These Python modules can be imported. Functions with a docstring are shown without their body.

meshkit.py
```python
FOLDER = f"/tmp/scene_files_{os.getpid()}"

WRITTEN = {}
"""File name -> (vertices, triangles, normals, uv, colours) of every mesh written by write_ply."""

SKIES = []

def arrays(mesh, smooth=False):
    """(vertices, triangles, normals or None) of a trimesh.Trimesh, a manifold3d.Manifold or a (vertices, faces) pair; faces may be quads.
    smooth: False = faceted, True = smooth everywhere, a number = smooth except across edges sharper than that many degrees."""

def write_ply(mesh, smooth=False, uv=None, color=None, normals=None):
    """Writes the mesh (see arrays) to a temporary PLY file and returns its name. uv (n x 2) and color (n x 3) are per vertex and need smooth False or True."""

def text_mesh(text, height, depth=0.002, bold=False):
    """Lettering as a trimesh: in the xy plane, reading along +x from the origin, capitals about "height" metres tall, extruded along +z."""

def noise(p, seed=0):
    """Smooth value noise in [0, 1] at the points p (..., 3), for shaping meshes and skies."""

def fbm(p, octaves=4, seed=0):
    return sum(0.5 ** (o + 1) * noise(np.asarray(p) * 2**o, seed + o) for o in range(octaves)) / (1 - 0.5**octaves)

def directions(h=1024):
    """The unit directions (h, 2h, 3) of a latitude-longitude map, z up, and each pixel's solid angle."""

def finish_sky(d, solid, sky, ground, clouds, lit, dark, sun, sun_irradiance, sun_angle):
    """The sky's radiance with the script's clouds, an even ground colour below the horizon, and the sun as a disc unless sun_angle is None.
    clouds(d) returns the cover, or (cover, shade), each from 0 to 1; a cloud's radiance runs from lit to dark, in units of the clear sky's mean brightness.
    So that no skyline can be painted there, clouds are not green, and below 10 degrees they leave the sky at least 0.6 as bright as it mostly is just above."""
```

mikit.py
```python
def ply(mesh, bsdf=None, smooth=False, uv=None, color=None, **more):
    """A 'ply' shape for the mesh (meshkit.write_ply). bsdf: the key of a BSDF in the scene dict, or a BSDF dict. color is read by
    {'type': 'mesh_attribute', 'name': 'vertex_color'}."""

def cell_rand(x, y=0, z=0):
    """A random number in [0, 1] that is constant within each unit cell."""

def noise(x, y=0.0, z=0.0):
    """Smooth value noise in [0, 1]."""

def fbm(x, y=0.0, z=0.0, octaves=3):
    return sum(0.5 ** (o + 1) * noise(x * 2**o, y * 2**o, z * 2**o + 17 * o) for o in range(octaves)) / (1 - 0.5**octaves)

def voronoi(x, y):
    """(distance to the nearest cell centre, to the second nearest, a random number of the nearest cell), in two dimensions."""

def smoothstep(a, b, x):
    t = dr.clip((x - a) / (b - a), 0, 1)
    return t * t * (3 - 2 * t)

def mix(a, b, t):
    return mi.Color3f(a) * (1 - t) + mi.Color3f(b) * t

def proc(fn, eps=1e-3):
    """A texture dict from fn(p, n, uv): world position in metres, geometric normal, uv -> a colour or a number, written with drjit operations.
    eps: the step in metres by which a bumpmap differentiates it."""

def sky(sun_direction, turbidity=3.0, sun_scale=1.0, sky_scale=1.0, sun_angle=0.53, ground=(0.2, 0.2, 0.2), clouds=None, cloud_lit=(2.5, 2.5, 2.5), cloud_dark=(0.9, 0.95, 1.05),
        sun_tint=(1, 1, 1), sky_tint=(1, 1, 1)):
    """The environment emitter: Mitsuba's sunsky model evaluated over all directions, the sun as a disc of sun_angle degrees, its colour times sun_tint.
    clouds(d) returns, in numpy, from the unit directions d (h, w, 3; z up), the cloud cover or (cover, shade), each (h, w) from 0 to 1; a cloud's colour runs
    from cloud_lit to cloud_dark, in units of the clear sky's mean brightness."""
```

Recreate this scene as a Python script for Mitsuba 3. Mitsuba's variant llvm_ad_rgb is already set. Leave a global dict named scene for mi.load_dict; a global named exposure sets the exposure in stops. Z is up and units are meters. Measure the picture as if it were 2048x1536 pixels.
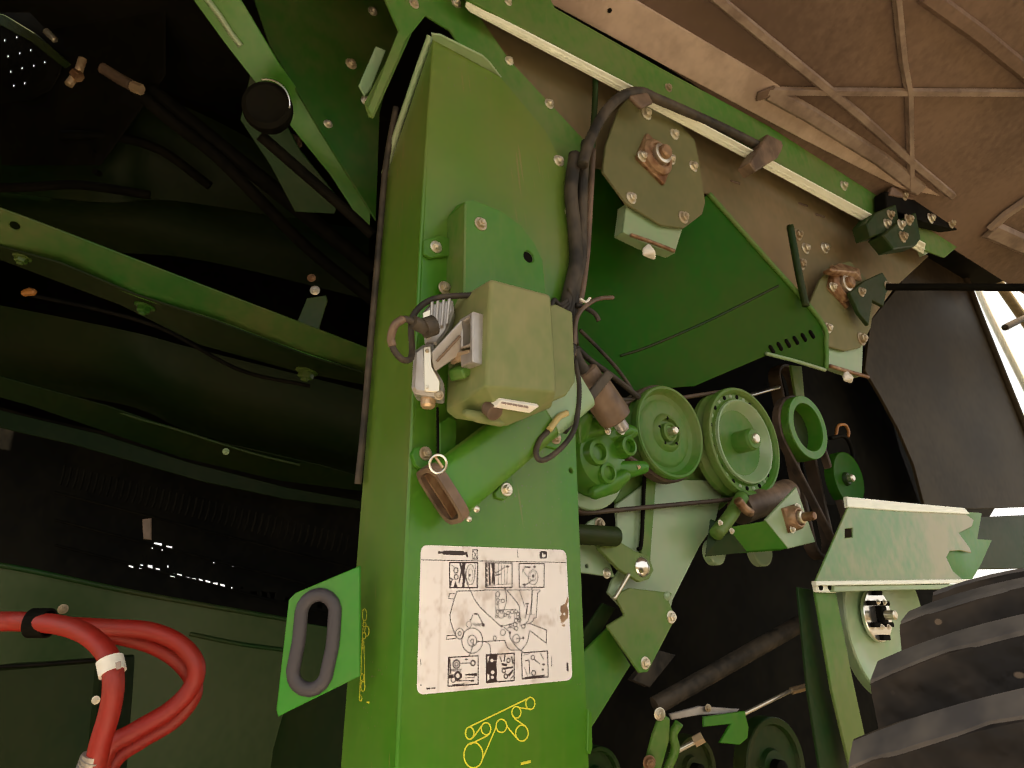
import math, numpy as np, trimesh, mitsuba as mi, mikit
import drjit as dr
from shapely.geometry import Polygon, LineString, Point, MultiPoint
from shapely.ops import unary_union
from scipy.spatial import ConvexHull
from mikit import fbm, noise, smoothstep, mix

scene, labels = {}, {}
# ------------------------------------------------------------------ camera, sky, exposure
FOC, PITCH, EYE = 1350.0, math.radians(19.0), np.array([0, 0, 1.1])
FW = np.array([0, math.cos(PITCH), math.sin(PITCH)])
UP = np.array([0, -math.sin(PITCH), math.cos(PITCH)])
RT = np.array([1.0, 0, 0])
T = mi.ScalarTransform4f
scene['camera'] = {'type': 'perspective', 'fov_axis': 'x', 'fov': math.degrees(2 * math.atan(1024 / FOC)),
                   'to_world': T().look_at(origin=EYE.tolist(), target=(EYE + FW).tolist(), up=[0, 0, 1]),
                   'near_clip': 0.02, 'far_clip': 3000.0}
scene['sky'] = mikit.sky((0.45, -0.80, 1.6), turbidity=3, sky_scale=0.42, sun_tint=(1, 0.95, 0.86), sky_tint=(1.5, 1.1, 0.75), ground=(0.3, 0.26, 0.21),
                         clouds=lambda d: 0.85, cloud_lit=(2.6, 2.5, 2.3), cloud_dark=(1, 1, 1))
labels['sky'] = {'kind': 'structure'}
exposure = 3.6

TYRE_C, TYRE_TOP, TYRE_W, LUG_SLANT, LUG_PHASE = [0.731, 0.7774, 0.7302], 0.4336, 0.41, -0.38, 0.3965
# ------------------------------------------------------------------ materials
def rgb(*c):
    return {'type': 'rgb', 'value': list(c)}

def prin(key, base, rough, two=True, **kw):
    d = {'type': 'principled', 'base_color': base if isinstance(base, dict) else rgb(*base),
         'roughness': rough}
    d.update(kw)
    scene[key] = {'type': 'twosided', 'bsdf': d}

def dusty(col, dust, lo, hi, seed, sc=5.0, streak=0.35):
    """paint of colour col under a film of dust: lo..hi is how much dust there is"""
    def fn(p, n, uv):
        big = fbm(p.x * sc + seed, p.y * sc, p.z * sc * 0.7, octaves=3)
        fine = fbm(p.x * 60 + seed, p.y * 60, p.z * 34, octaves=3)
        scr = noise(p.x * 160 + seed, p.y * 160, p.z * 9)
        w = lo + (hi - lo) * smoothstep(0.28, 0.72, big * 0.75 + fine * 0.25)
        w = w + 0.10 * (fine - 0.5) + streak * 0.12 * smoothstep(0.72, 0.9, scr)
        return mix(col, dust, dr.clip(w, 0, 1))
    return mikit.proc(fn)

DUST = (0.26, 0.20, 0.12)
GREEN = (0.034, 0.185, 0.008)
def rough_tex(a, b, seed):
    return mikit.proc(lambda p, n, uv: a + (b - a) * fbm(p.x * 9 + seed, p.y * 9, p.z * 7, octaves=3))
rt = rough_tex(0.22, 0.55, 3.0)
prin('green_paint', dusty(GREEN, (0.22, 0.20, 0.05), 0.02, 0.2, 1.0), rt, specular=0.4, clearcoat=0.2, clearcoat_gloss=0.85)
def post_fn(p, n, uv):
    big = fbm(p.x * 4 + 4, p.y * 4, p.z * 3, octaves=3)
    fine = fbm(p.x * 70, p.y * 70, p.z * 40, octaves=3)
    high = smoothstep(1.25, 2.15, p.z + 0.9 * (big - 0.5))          # dust tone with the brown shield reflection painted in, stronger upwards
    film = smoothstep(-0.2, -0.6, n.x) * smoothstep(1.05, 1.3, p.z + 0.5 * (big - 0.5)) * (0.35 + 0.5 * noise(p.x * 3, p.y * 3, p.z * 5 + 9))  # pale sheen on the left face, painted in as extra dust tone
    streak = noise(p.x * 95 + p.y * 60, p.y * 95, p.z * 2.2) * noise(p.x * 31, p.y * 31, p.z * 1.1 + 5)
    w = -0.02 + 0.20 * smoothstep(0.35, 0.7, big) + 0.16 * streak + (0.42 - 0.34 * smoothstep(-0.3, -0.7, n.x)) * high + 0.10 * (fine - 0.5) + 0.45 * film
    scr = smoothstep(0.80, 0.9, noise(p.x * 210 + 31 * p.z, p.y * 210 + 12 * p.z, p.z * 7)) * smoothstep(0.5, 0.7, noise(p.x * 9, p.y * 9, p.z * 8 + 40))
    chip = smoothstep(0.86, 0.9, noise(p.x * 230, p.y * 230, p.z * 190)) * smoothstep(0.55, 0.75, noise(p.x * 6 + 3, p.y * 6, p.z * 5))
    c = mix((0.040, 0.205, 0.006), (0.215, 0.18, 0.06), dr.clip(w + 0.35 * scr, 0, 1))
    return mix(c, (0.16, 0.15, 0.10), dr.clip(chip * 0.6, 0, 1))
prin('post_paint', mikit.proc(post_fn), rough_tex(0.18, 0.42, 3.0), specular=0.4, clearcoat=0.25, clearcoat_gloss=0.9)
prin('bright_green', dusty((0.022, 0.225, 0.010), (0.15, 0.2, 0.05), 0.0, 0.25, 7.0, 6.0), 0.35, specular=0.5, clearcoat=0.4)
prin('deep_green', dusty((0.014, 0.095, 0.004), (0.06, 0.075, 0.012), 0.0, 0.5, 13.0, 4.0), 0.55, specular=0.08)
prin('chamber_green', dusty((0.003, 0.014, 0.002), (0.016, 0.019, 0.005), 0.0, 0.6, 17.0, 3.5), 0.5, specular=0.12)  # body green darkened, the shade of the chamber is in the colour
prin('panel_dust_sheen', dusty((0.085, 0.22, 0.05), (0.31, 0.26, 0.13), 0.0, 0.85, 23.0, 5.5), 0.22, specular=0.6, clearcoat=1.0, clearcoat_gloss=0.95)  # tan dust plus whitish reflections painted into the base colour
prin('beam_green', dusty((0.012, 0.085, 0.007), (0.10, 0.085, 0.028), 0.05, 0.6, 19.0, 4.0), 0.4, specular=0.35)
prin('panel_shade', dusty((0.014, 0.045, 0.009), (0.036, 0.056, 0.018), 0.0, 0.7, 29.0, 4.0), 0.45, specular=0.35)  # darkened green paints in the dimness of the far panel
prin('sleeve_tan', (0.50, 0.40, 0.17), 0.5)
prin('plate_dust', dusty((0.08, 0.11, 0.04), (0.185, 0.162, 0.072), 0.5, 0.9, 37.0, 6.0), 0.6, specular=0.3)
prin('shield_lip', dusty((0.30, 0.215, 0.175), (0.52, 0.40, 0.335), 0.25, 0.95, 69.0, 7.0), 0.6, specular=0.3)
prin('green_dusty', dusty(GREEN, (0.23, 0.19, 0.085), 0.12, 0.5, 9.0), rough_tex(0.35, 0.7, 5.0), specular=0.45)
prin('olive_dust', dusty((0.06, 0.17, 0.03), (0.27, 0.245, 0.115), 0.45, 0.85, 21.0, 7.0), 0.55, specular=0.4)
prin('tan_dust', dusty((0.08, 0.10, 0.04), (0.22, 0.155, 0.085), 0.6, 0.95, 33.0, 6.0), 0.65, specular=0.3)
prin('green_grime_shade', dusty((0.007, 0.035, 0.005), (0.045, 0.038, 0.012), 0.0, 0.5, 41.0, 6.0), 0.5, specular=0.25)  # grimy green, darkened to paint in shade inside the machine
prin('black_grime_shade', dusty((0.0035, 0.0035, 0.003), (0.016, 0.014, 0.009), 0.0, 0.45, 51.0, 8.0), 0.65, specular=0.04)  # black grime, darkened further to paint in the shade of cavities
prin('shield_plastic', dusty((0.105, 0.066, 0.049), (0.245, 0.163, 0.122), 0.1, 0.75, 61.0, 2.2), 0.62, specular=0.3)
prin('shield_edge', dusty((0.16, 0.11, 0.09), (0.33, 0.25, 0.205), 0.1, 0.9, 66.0, 9.0), 0.6, specular=0.3)
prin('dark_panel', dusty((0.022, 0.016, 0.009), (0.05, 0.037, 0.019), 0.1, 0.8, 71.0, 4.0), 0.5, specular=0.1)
prin('pale_lit_trim', dusty((0.91, 0.95, 0.84), (0.80, 0.80, 0.66), 0.0, 0.3, 81.0, 8.0), 0.3, specular=0.5)  # near white paints in light on flanges; plain cream on the end tube
prin('pale_green', dusty((0.22, 0.36, 0.18), (0.33, 0.33, 0.22), 0.05, 0.5, 85.0, 9.0), 0.32, specular=0.6, clearcoat=0.4)  # green paint lightened to carry white reflections of the outdoors
prin('zinc', (0.74, 0.68, 0.56), 0.32, metallic=0.85)
prin('dull_zinc', dusty((0.55, 0.47, 0.34), (0.30, 0.22, 0.13), 0.1, 0.9, 97.0, 60.0), 0.45, metallic=0.6)
prin('chrome', (0.85, 0.83, 0.8), 0.16, metallic=0.95)
prin('rusty_metal', dusty((0.42, 0.27, 0.16), (0.16, 0.07, 0.03), 0.1, 0.95, 91.0, 45.0), 0.42, metallic=0.45)
prin('alloy', dusty((0.46, 0.45, 0.45), (0.30, 0.24, 0.19), 0.05, 0.6, 95.0, 25.0), 0.36, metallic=0.5)
prin('rubber', dusty((0.018, 0.017, 0.016), (0.13, 0.10, 0.07), 0.05, 0.6, 101.0, 22.0), 0.6, specular=0.35)
prin('brown_plastic', dusty((0.055, 0.036, 0.026), (0.26, 0.17, 0.11), 0.15, 0.75, 105.0, 16.0), 0.5)
prin('grommet_rubber', (0.052, 0.046, 0.054), 0.55)
prin('belt_rubber', dusty((0.03, 0.022, 0.017), (0.13, 0.085, 0.055), 0.1, 0.7, 111.0, 18.0), 0.6)
prin('red_rubber', dusty((0.29, 0.009, 0.004), (0.17, 0.05, 0.03), 0.0, 0.25, 115.0, 14.0), 0.5, specular=0.5)
prin('ink', (0.035, 0.018, 0.016), 0.5)
prin('grey_ink', (0.30, 0.24, 0.22), 0.5)
prin('yellow_ink', (0.76, 0.70, 0.06), 0.4)
prin('white_plastic', (0.80, 0.76, 0.68), 0.35)
prin('orange_paint', (0.32, 0.13, 0.03), 0.45)
prin('brass', (0.58, 0.42, 0.26), 0.35, metallic=0.6)
def sticker_fn(p, n, uv):
    s = fbm(p.x * 26, p.y * 26, p.z * 22, octaves=3)
    f = fbm(p.x * 150, p.y * 150, p.z * 90, octaves=2)
    w = smoothstep(0.5, 0.78, s * 0.7 + f * 0.3)
    crease = smoothstep(0.004, 0.0, dr.abs(p.x * 0.819 + p.y * 0.574 - 0.545)) * 0.25
    return mix((0.87, 0.82, 0.80), (0.52, 0.42, 0.36), dr.clip(w * 0.75 + crease, 0, 1))
prin('sticker_film', mikit.proc(sticker_fn), 0.4)
scene['tyre_bump'] = {'type': 'twosided', 'bsdf': {'type': 'bumpmap', 'scale': 1.0,
    'tex': mikit.proc(lambda p, n, uv: 0.007 * fbm(p.x * 55, p.y * 55, p.z * 55, octaves=4), eps=2e-3),
    'b': {'type': 'principled', 'roughness': 0.72, 'specular': 0.25,
          'base_color': mikit.proc(lambda p, n, uv: mix(mix((0.020, 0.017, 0.016), (0.11, 0.082, 0.062), 0.55 * smoothstep(0.35, 0.75, fbm(p.x * 16, p.y * 16, p.z * 16, octaves=4))), (0.28, 0.20, 0.14), 0.7 * smoothstep(0.80, 0.88, noise(p.x * 85, p.y * 85, p.z * 85)) * smoothstep(0.45, 0.7, noise(p.x * 14, p.y * 14, p.z * 14))))}}}
prin('tread_worn_lit', dusty((0.075, 0.070, 0.073), (0.17, 0.150, 0.135), 0.0, 0.8, 127.0, 22.0), 0.75, specular=0.25)  # paler than the lug sides: wear tone with sky light painted in
def earth_fn(p, n, uv):
    b = fbm(p.x * 1.3 + 7, p.y * 1.3, 0.0, octaves=4); f = fbm(p.x * 25, p.y * 25, 3.0, octaves=2)
    r = dr.sqrt(dr.square((p.x - 0.42) / 1.6) + dr.square((p.y + 0.1) / 1.3))
    bounce_patch = smoothstep(1.25, 0.85, r + 0.5 * (b - 0.5))                # pale sand added unseen to throw light up, dark soil further off
    return mix(mix((0.050, 0.042, 0.028), (0.10, 0.085, 0.045), f), mix((0.50, 0.465, 0.41), (0.40, 0.36, 0.31), f), bounce_patch)
prin('earth', mikit.proc(earth_fn), 0.9, specular=0.1)

# ------------------------------------------------------------------ geometry helpers
def ray(u, v):
    return FW + RT * (u - 1024) / FOC + UP * (768 - v) / FOC

def at(u, v, d):
    return EYE + ray(u, v) * d

def unit(a):
    a = np.asarray(a, float)
    return a / np.linalg.norm(a)

class Plane:
    def __init__(s, o, n, ex=None):
        s.o, s.n = np.asarray(o, float), unit(n)
        s.ex = unit(ex if ex is not None else (np.cross([0, 0, 1], s.n) if abs(s.n[2]) < 0.95 else [1, 0, 0]))
        s.ex = unit(s.ex - s.n * (s.ex @ s.n))
        s.ey = np.cross(s.n, s.ex)
    def off(s, h):
        return Plane(s.o + s.n * h, s.n, s.ex)
    def hit(s, u, v):
        r = ray(u, v)
        return EYE + r * ((s.o - EYE) @ s.n) / (r @ s.n)
    def loc(s, u, v):
        p = s.hit(u, v) - s.o
        return np.array([p @ s.ex, p @ s.ey])
    def up3(s, xy, h=0.0):
        xy = np.asarray(xy, float)
        return s.o + xy[..., :1] * s.ex + xy[..., 1:2] * s.ey + h * s.n
    def scale(s, u, v):
        """metres per pixel near (u, v), along the image's vertical"""
        return np.linalg.norm(s.hit(u, v + 5) - s.hit(u, v - 5)) / 10

YAW = math.radians(35)
TD = np.array([math.cos(YAW), math.sin(YAW), 0])           # along the machine's side, away from us
ND = np.array([math.sin(YAW), -math.cos(YAW), 0])          # out of the machine's side
CORNER = at(806, 1300, 1.0)
SIDE = Plane(CORNER, ND, TD)
FRONT = Plane(CORNER, -TD, ND)                             # across the machine's front
def S(h): return SIDE.off(h)

def facing(u, v, d, yaw=0.0, tilt=0.0):
    """plane through a point, turned yaw degrees (positive: its normal points right) and tilted (positive: downwards)"""
    a, b = math.radians(yaw), math.radians(tilt)
    n = [math.sin(a) * math.cos(b), -math.cos(a) * math.cos(b), -math.sin(b)]
    return Plane(at(u, v, d), n)

def tri_plane(a, b, c):
    A, B, C = at(*a), at(*b), at(*c)
    n = unit(np.cross(B - A, C - A))
    if n @ (EYE - A) < 0: n = -n
    return Plane(A, n)

def poly(pl, pts, holes=(), r=0.0, rin=None):
    g = Polygon([pl.loc(*p) for p in pts])
    if not g.is_valid: g = g.buffer(0)
    if r: g = g.buffer(-r).buffer(2 * r, quad_segs=5).buffer(-r, quad_segs=5)
    for h in holes:
        g = g.difference(h if hasattr(h, 'area') else Polygon([pl.loc(*p) for p in h]))
    return g

def ellipse(pl, u, v, ru):
    """a round hole of radius ru pixels"""
    return Point(*pl.loc(u, v)).buffer(ru * pl.scale(u, v), quad_segs=6)

def inset(ring, b):
    P = np.asarray(ring)
    e = np.roll(P, -1, 0) - P
    e /= np.linalg.norm(e, axis=1, keepdims=True) + 1e-12
    nn = np.stack([-e[:, 1], e[:, 0]], 1)                   # left of a CCW edge = inside
    m = nn + np.roll(nn, 1, 0)
    q = np.maximum((m * nn).sum(1, keepdims=True), 0.35)
    return P + b * m / q

def prism(pl, g, lo, hi, bevel=0.0015):
    """solid between heights lo and hi above the plane, its front edge bevelled"""
    out = []
    for gg in getattr(g, 'geoms', [g]):
        if gg.is_empty or gg.area < 1e-9: continue
        gg = gg.simplify(1e-5)
        bb = min(bevel, (hi - lo) * 0.45, math.sqrt(gg.area) * 0.12)
        rings = [np.array(gg.exterior.coords)[:-1]] + [np.array(i.coords)[:-1] for i in gg.interiors]
        fix = []
        for k, R in enumerate(rings):
            ar = 0.5 * np.sum(R[:, 0] * np.roll(R[:, 1], -1) - np.roll(R[:, 0], -1) * R[:, 1])
            if (ar > 0) != (k == 0): R = R[::-1]
            fix.append(R)
        top = [inset(R, bb) if bb > 1e-5 else R for R in fix]
        V, F, base = [], [], 0
        def cap(rs, h, up):
            nonlocal base
            pg = Polygon(rs[0], rs[1:])
            v, f = trimesh.creation.triangulate_polygon(pg, engine='earcut')
            f = np.asarray(f)
            a, b, c = v[f[:, 0]], v[f[:, 1]], v[f[:, 2]]
            sgn = ((b - a)[:, 0] * (c - a)[:, 1] - (b - a)[:, 1] * (c - a)[:, 0]) > 0
            f = np.where((sgn == up)[:, None], f, f[:, ::-1])
            V.append(pl.up3(v, h)); F.append(f + base); base += len(v)
        cap(top, hi, True); cap(fix, lo, False)
        for R, Q in zip(fix, top):
            lv = [pl.up3(R, lo), pl.up3(R, hi - bb), pl.up3(Q, hi)]
            n = len(R)
            for A, B in ((0, 1), (1, 2)):
                if A == 1 and bb <= 1e-5: continue
                V += [lv[A], lv[B]]
                i = np.arange(n); j = (i + 1) % n
                F.append(np.vstack([np.stack([i, j, j + n], 1), np.stack([i, j + n, i + n], 1)]) + base)
                base += 2 * n
        out.append(trimesh.Trimesh(np.vstack(V), np.vstack(F), process=False))
    return trimesh.util.concatenate(out)

def spline(pts, n=10):
    P = np.asarray(pts, float)
    if len(P) < 3: return P
    P = np.vstack([2 * P[0] - P[1], P, 2 * P[-1] - P[-2]])
    out = []
    for i in range(1, len(P) - 2):
        t = np.linspace(0, 1, n, endpoint=False)[:, None]
        a, b, c, d = P[i - 1:i + 3]
        out.append(0.5 * (2 * b + (c - a) * t + (2 * a - 5 * b + 4 * c - d) * t ** 2 + (3 * b - a - 3 * c + d) * t ** 3))
    return np.vstack(out + [P[-2:-1]])

def sweep(path, section, closed=False, up=None, caps=True):
    """section (k, 2), counter-clockwise, along the path; radii may vary: section may be (len, k, 2)"""
    P = np.asarray(path, float); n = len(P)
    tg = np.roll(P, -1, 0) - np.roll(P, 1, 0) if closed else np.gradient(P, axis=0)
    tg /= np.linalg.norm(tg, axis=1, keepdims=True) + 1e-12
    a = np.asarray(up, float) if up is not None else np.cross(tg[0], [0, 0, 1] if abs(tg[0][2]) < 0.9 else [1, 0, 0])
    rings = []
    sec = np.asarray(section, float)
    for i in range(n):
        a = unit(a - tg[i] * (a @ tg[i])); b = np.cross(tg[i], a)
        s = sec[i] if sec.ndim == 3 else sec
        rings.append(P[i] + s[:, :1] * a + s[:, 1:] * b)
    k = sec.shape[-2]
    V = np.vstack(rings); F = []
    i = np.arange(k); j = (i + 1) % k
    for q in range(n if closed else n - 1):
        A, B = q * k, ((q + 1) % n) * k
        F += [np.stack([A + i, A + j, B + j], 1), np.stack([A + i, B + j, B + i], 1)]
    if caps and not closed:
        V = np.vstack([V, P[0], P[-1]]); c0, c1 = n * k, n * k + 1
        F += [np.stack([j, i, i * 0 + c0], 1), np.stack([(n - 1) * k + i, (n - 1) * k + j, i * 0 + c1], 1)]
    return trimesh.Trimesh(V, np.vstack(F), process=False)

def circle(r, k=12, rb=None):
    t = np.arange(k) * 2 * math.pi / k
    return np.stack([r * np.cos(t), (rb or r) * np.sin(t)], 1)

def tube(path, r, k=12, n=10, smooth=True, **kw):
    return sweep(spline(path, n) if smooth else np.asarray(path, float), circle(r, k), **kw)

def px_tube(pts, rpx, pl=None, k=12, n=10):
    """a cable through pixels: (u, v) on a plane or (u, v, depth) in the open"""
    W = [at(*p) if len(p) == 3 else pl.hit(*p) for p in pts]
    d = np.mean([(w - EYE) @ FW for w in W])
    return tube(W, rpx * d / FOC, k, n)

def lathe(o, axis, prof, k=40, ref=None):
    """profile of (radius, height) turned about the axis; ends on the axis close it"""
    z = unit(axis); x = unit(np.cross([0, 0, 1] if abs(z[2]) < 0.95 else [1, 0, 0], z) if ref is None else ref); y = np.cross(z, x)
    pr = np.asarray(prof, float); m = len(pr)
    t = np.arange(k) * 2 * math.pi / k
    V = (o + pr[:, None, 0:1] * (np.cos(t)[None, :, None] * x + np.sin(t)[None, :, None] * y) + pr[:, None, 1:2] * z).reshape(-1, 3)
    i = np.arange(k); j = (i + 1) % k
    F = []
    for q in range(m - 1):
        A, B = q * k, (q + 1) * k
        F += [np.stack([A + i, A + j, B + j], 1), np.stack([A + i, B + j, B + i], 1)]
    F = np.vstack(F)
    return trimesh.Trimesh(V, F, process=False)

def hull(points):
    P = np.asarray(points, float)
    h = trimesh.Trimesh(P, ConvexHull(P).simplices, process=True)
    h.fix_normals()
    return h

def rhull(points, r=0.006):
    """hull of small spheres: a rounded block"""
    ico = trimesh.creation.icosphere(1, r).vertices
    return hull(np.vstack([p + ico for p in points]))

def cat(*m): return trimesh.util.concatenate([x for x in m if x is not None])

def box_on(pl, u, v, wx, wy, lo, hi, ang=0.0, bevel=0.002):
    c = pl.loc(u, v); a = math.radians(ang)
    q = np.array([[-wx, -wy], [wx, -wy], [wx, wy], [-wx, wy]]) / 2
    q = q @ np.array([[math.cos(a), math.sin(a)], [-math.sin(a), math.cos(a)]]) + c
    return prism(pl, Polygon(q), lo, hi, bevel)

# ------------------------------------------------------------------ entries
def numbered(k):
    if k not in scene and k not in labels: return k
    i = 1
    while f'{k}_{i:03d}' in scene or f'{k}_{i:03d}' in labels: i += 1
    return f'{k}_{i:03d}'

def thing(name, label, cat_, group=None):
    k = numbered(name)
    labels[k] = {'label': label, 'category': cat_}
    if group: labels[k]['group'] = group
    return k

def part(parent, name, mesh, mat, smooth=False, label=None):
    k = numbered(f'{parent}__{name}')
    scene[k] = mikit.ply(mesh, mat, smooth)
    if label: labels[k] = {'label': label}
    return k

def solo(name, mesh, mat, label, cat_, group=None, smooth=False):
    k = thing(name, label, cat_, group)
    scene[k] = mikit.ply(mesh, mat, smooth)
    return k

def structure(name, mesh, mat, smooth=False):
    scene[name] = mikit.ply(mesh, mat, smooth); labels[name] = {'kind': 'structure'}

# one bolt of each kind, placed by a matrix
hexa = np.array([[math.cos(a), math.sin(a)] for a in np.arange(6) * math.pi / 3])
UNITZ = Plane([0, 0, 0], [0, 0, 1], [1, 0, 0])
BOLT = cat(lathe(np.zeros(3), [0, 0, 1], [(0, 0.0), (1.45, 0.0), (1.45, 0.18), (1.3, 0.26), (0, 0.26)], 16, [1, 0, 0]),
           prism(UNITZ, Polygon(hexa), 0.24, 1.0, 0.14),
           lathe(np.zeros(3), [0, 0, 1], [(0.5, 0.9), (0.5, 1.25), (0.42, 1.35), (0, 1.35)], 12, [1, 0, 0]))
CARRIAGE = lathe(np.zeros(3), [0, 0, 1], [(1.4, 0.0), (1.4, 0.12), (1.2, 0.4), (0.8, 0.62), (0.4, 0.72), (0, 0.74)], 18, [1, 0, 0])
_proto = {}
def bolt(parent, p, nrm, r=0.008, kind='hex', mat='zinc', spin=0.3, name='bolt'):
    if (kind, mat) not in _proto:
        _proto[kind, mat] = mikit.ply(BOLT if kind == 'hex' else CARRIAGE, mat, False if kind == 'hex' else 35)
    z = unit(nrm); x = unit(np.cross([0.2, 0.3, 1], z)); y = np.cross(z, x)
    x, y = x * math.cos(spin) + y * math.sin(spin), -x * math.sin(spin) + y * math.cos(spin)
    M = np.eye(4); M[:3, 0], M[:3, 1], M[:3, 2], M[:3, 3] = x * r, y * r, z * r, p
    k = numbered(f'{parent}__{name}')
    scene[k] = {**_proto[kind, mat], 'to_world': T(M)}
    return k

def bolts(parent, pl, pts, rpx=6, h=0.0, **kw):
    for i, (u, v) in enumerate(pts):
        j = (i * 7 + int(u)) % 5
        k2 = dict(kw) if 'mat' in kw else {**kw, 'mat': ('zinc', 'dull_zinc', 'zinc', 'zinc', 'dull_zinc')[j]}
        bolt(parent, pl.hit(u, v) + pl.n * h, pl.n, rpx * pl.scale(u, v) * (0.92 + .05 * j), spin=0.3 + 1.7 * i, **k2)

def panel(parent, name, pl, pts, mat, t=0.004, holes=(), r=0.0, lo=None, hi=0.0, label=None, bevel=0.0015, smooth=30):
    return part(parent, name, prism(pl, poly(pl, pts, holes, r), -t if lo is None else lo, hi, bevel), mat, smooth, label)

def bearing(parent, pl, u, v, rpx, shaft=0.05, ang=20, h=0.0, mat='rusty_metal'):
    """flanged bearing: diamond or square flange, domed housing, race and shaft end"""
    c = pl.hit(u, v) + pl.n * h; s = rpx * pl.scale(u, v)
    P = Plane(c, pl.n, pl.ex)
    a = math.radians(ang)
    q = np.array([[math.cos(a + k * math.pi / 2), math.sin(a + k * math.pi / 2)] for k in range(4)]) * s * 1.35
    fl = prism(P, Polygon(q).buffer(-s * .12).buffer(s * .12), 0.0, 0.010, 0.003)
    dome = lathe(c, pl.n, [(s * .95, .008), (s * .9, .018), (s * .72, .026), (s * .62, .026), (s * .6, .018), (0, .018)], 28)
    k = part(parent, 'bearing', cat(fl, dome), mat, 30)
    part(k, 'race', lathe(c, pl.n, [(s * .5, .016), (s * .5, .034), (s * .36, .036), (s * .36, .018)], 24), 'zinc', 30)
    part(k, 'shaft', lathe(c, pl.n, [(s * .34, .016), (s * .34, shaft), (s * .27, shaft + .005), (0, shaft + .005)], 24), mat, 30)
    for i in (0, 2):
        bolt(k, c + pl.ex * q[i][0] * .78 + pl.ey * q[i][1] * .78 + pl.n * .010, pl.n, s * .2, mat='zinc')
    return k

# ================================================================== setting: the ground
g = np.linspace(-1, 1, 41); g = np.sign(g) * np.abs(g) ** 3 * 900
X, Y = np.meshgrid(g, g, indexing='ij')
V = np.stack([X, Y, X * 0], -1).reshape(-1, 3)
idx = np.arange(41 * 41).reshape(41, 41)
structure('ground', (V, np.stack([idx[:-1, :-1], idx[1:, :-1], idx[1:, 1:], idx[:-1, 1:]], -1).reshape(-1, 4)), 'earth')

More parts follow.
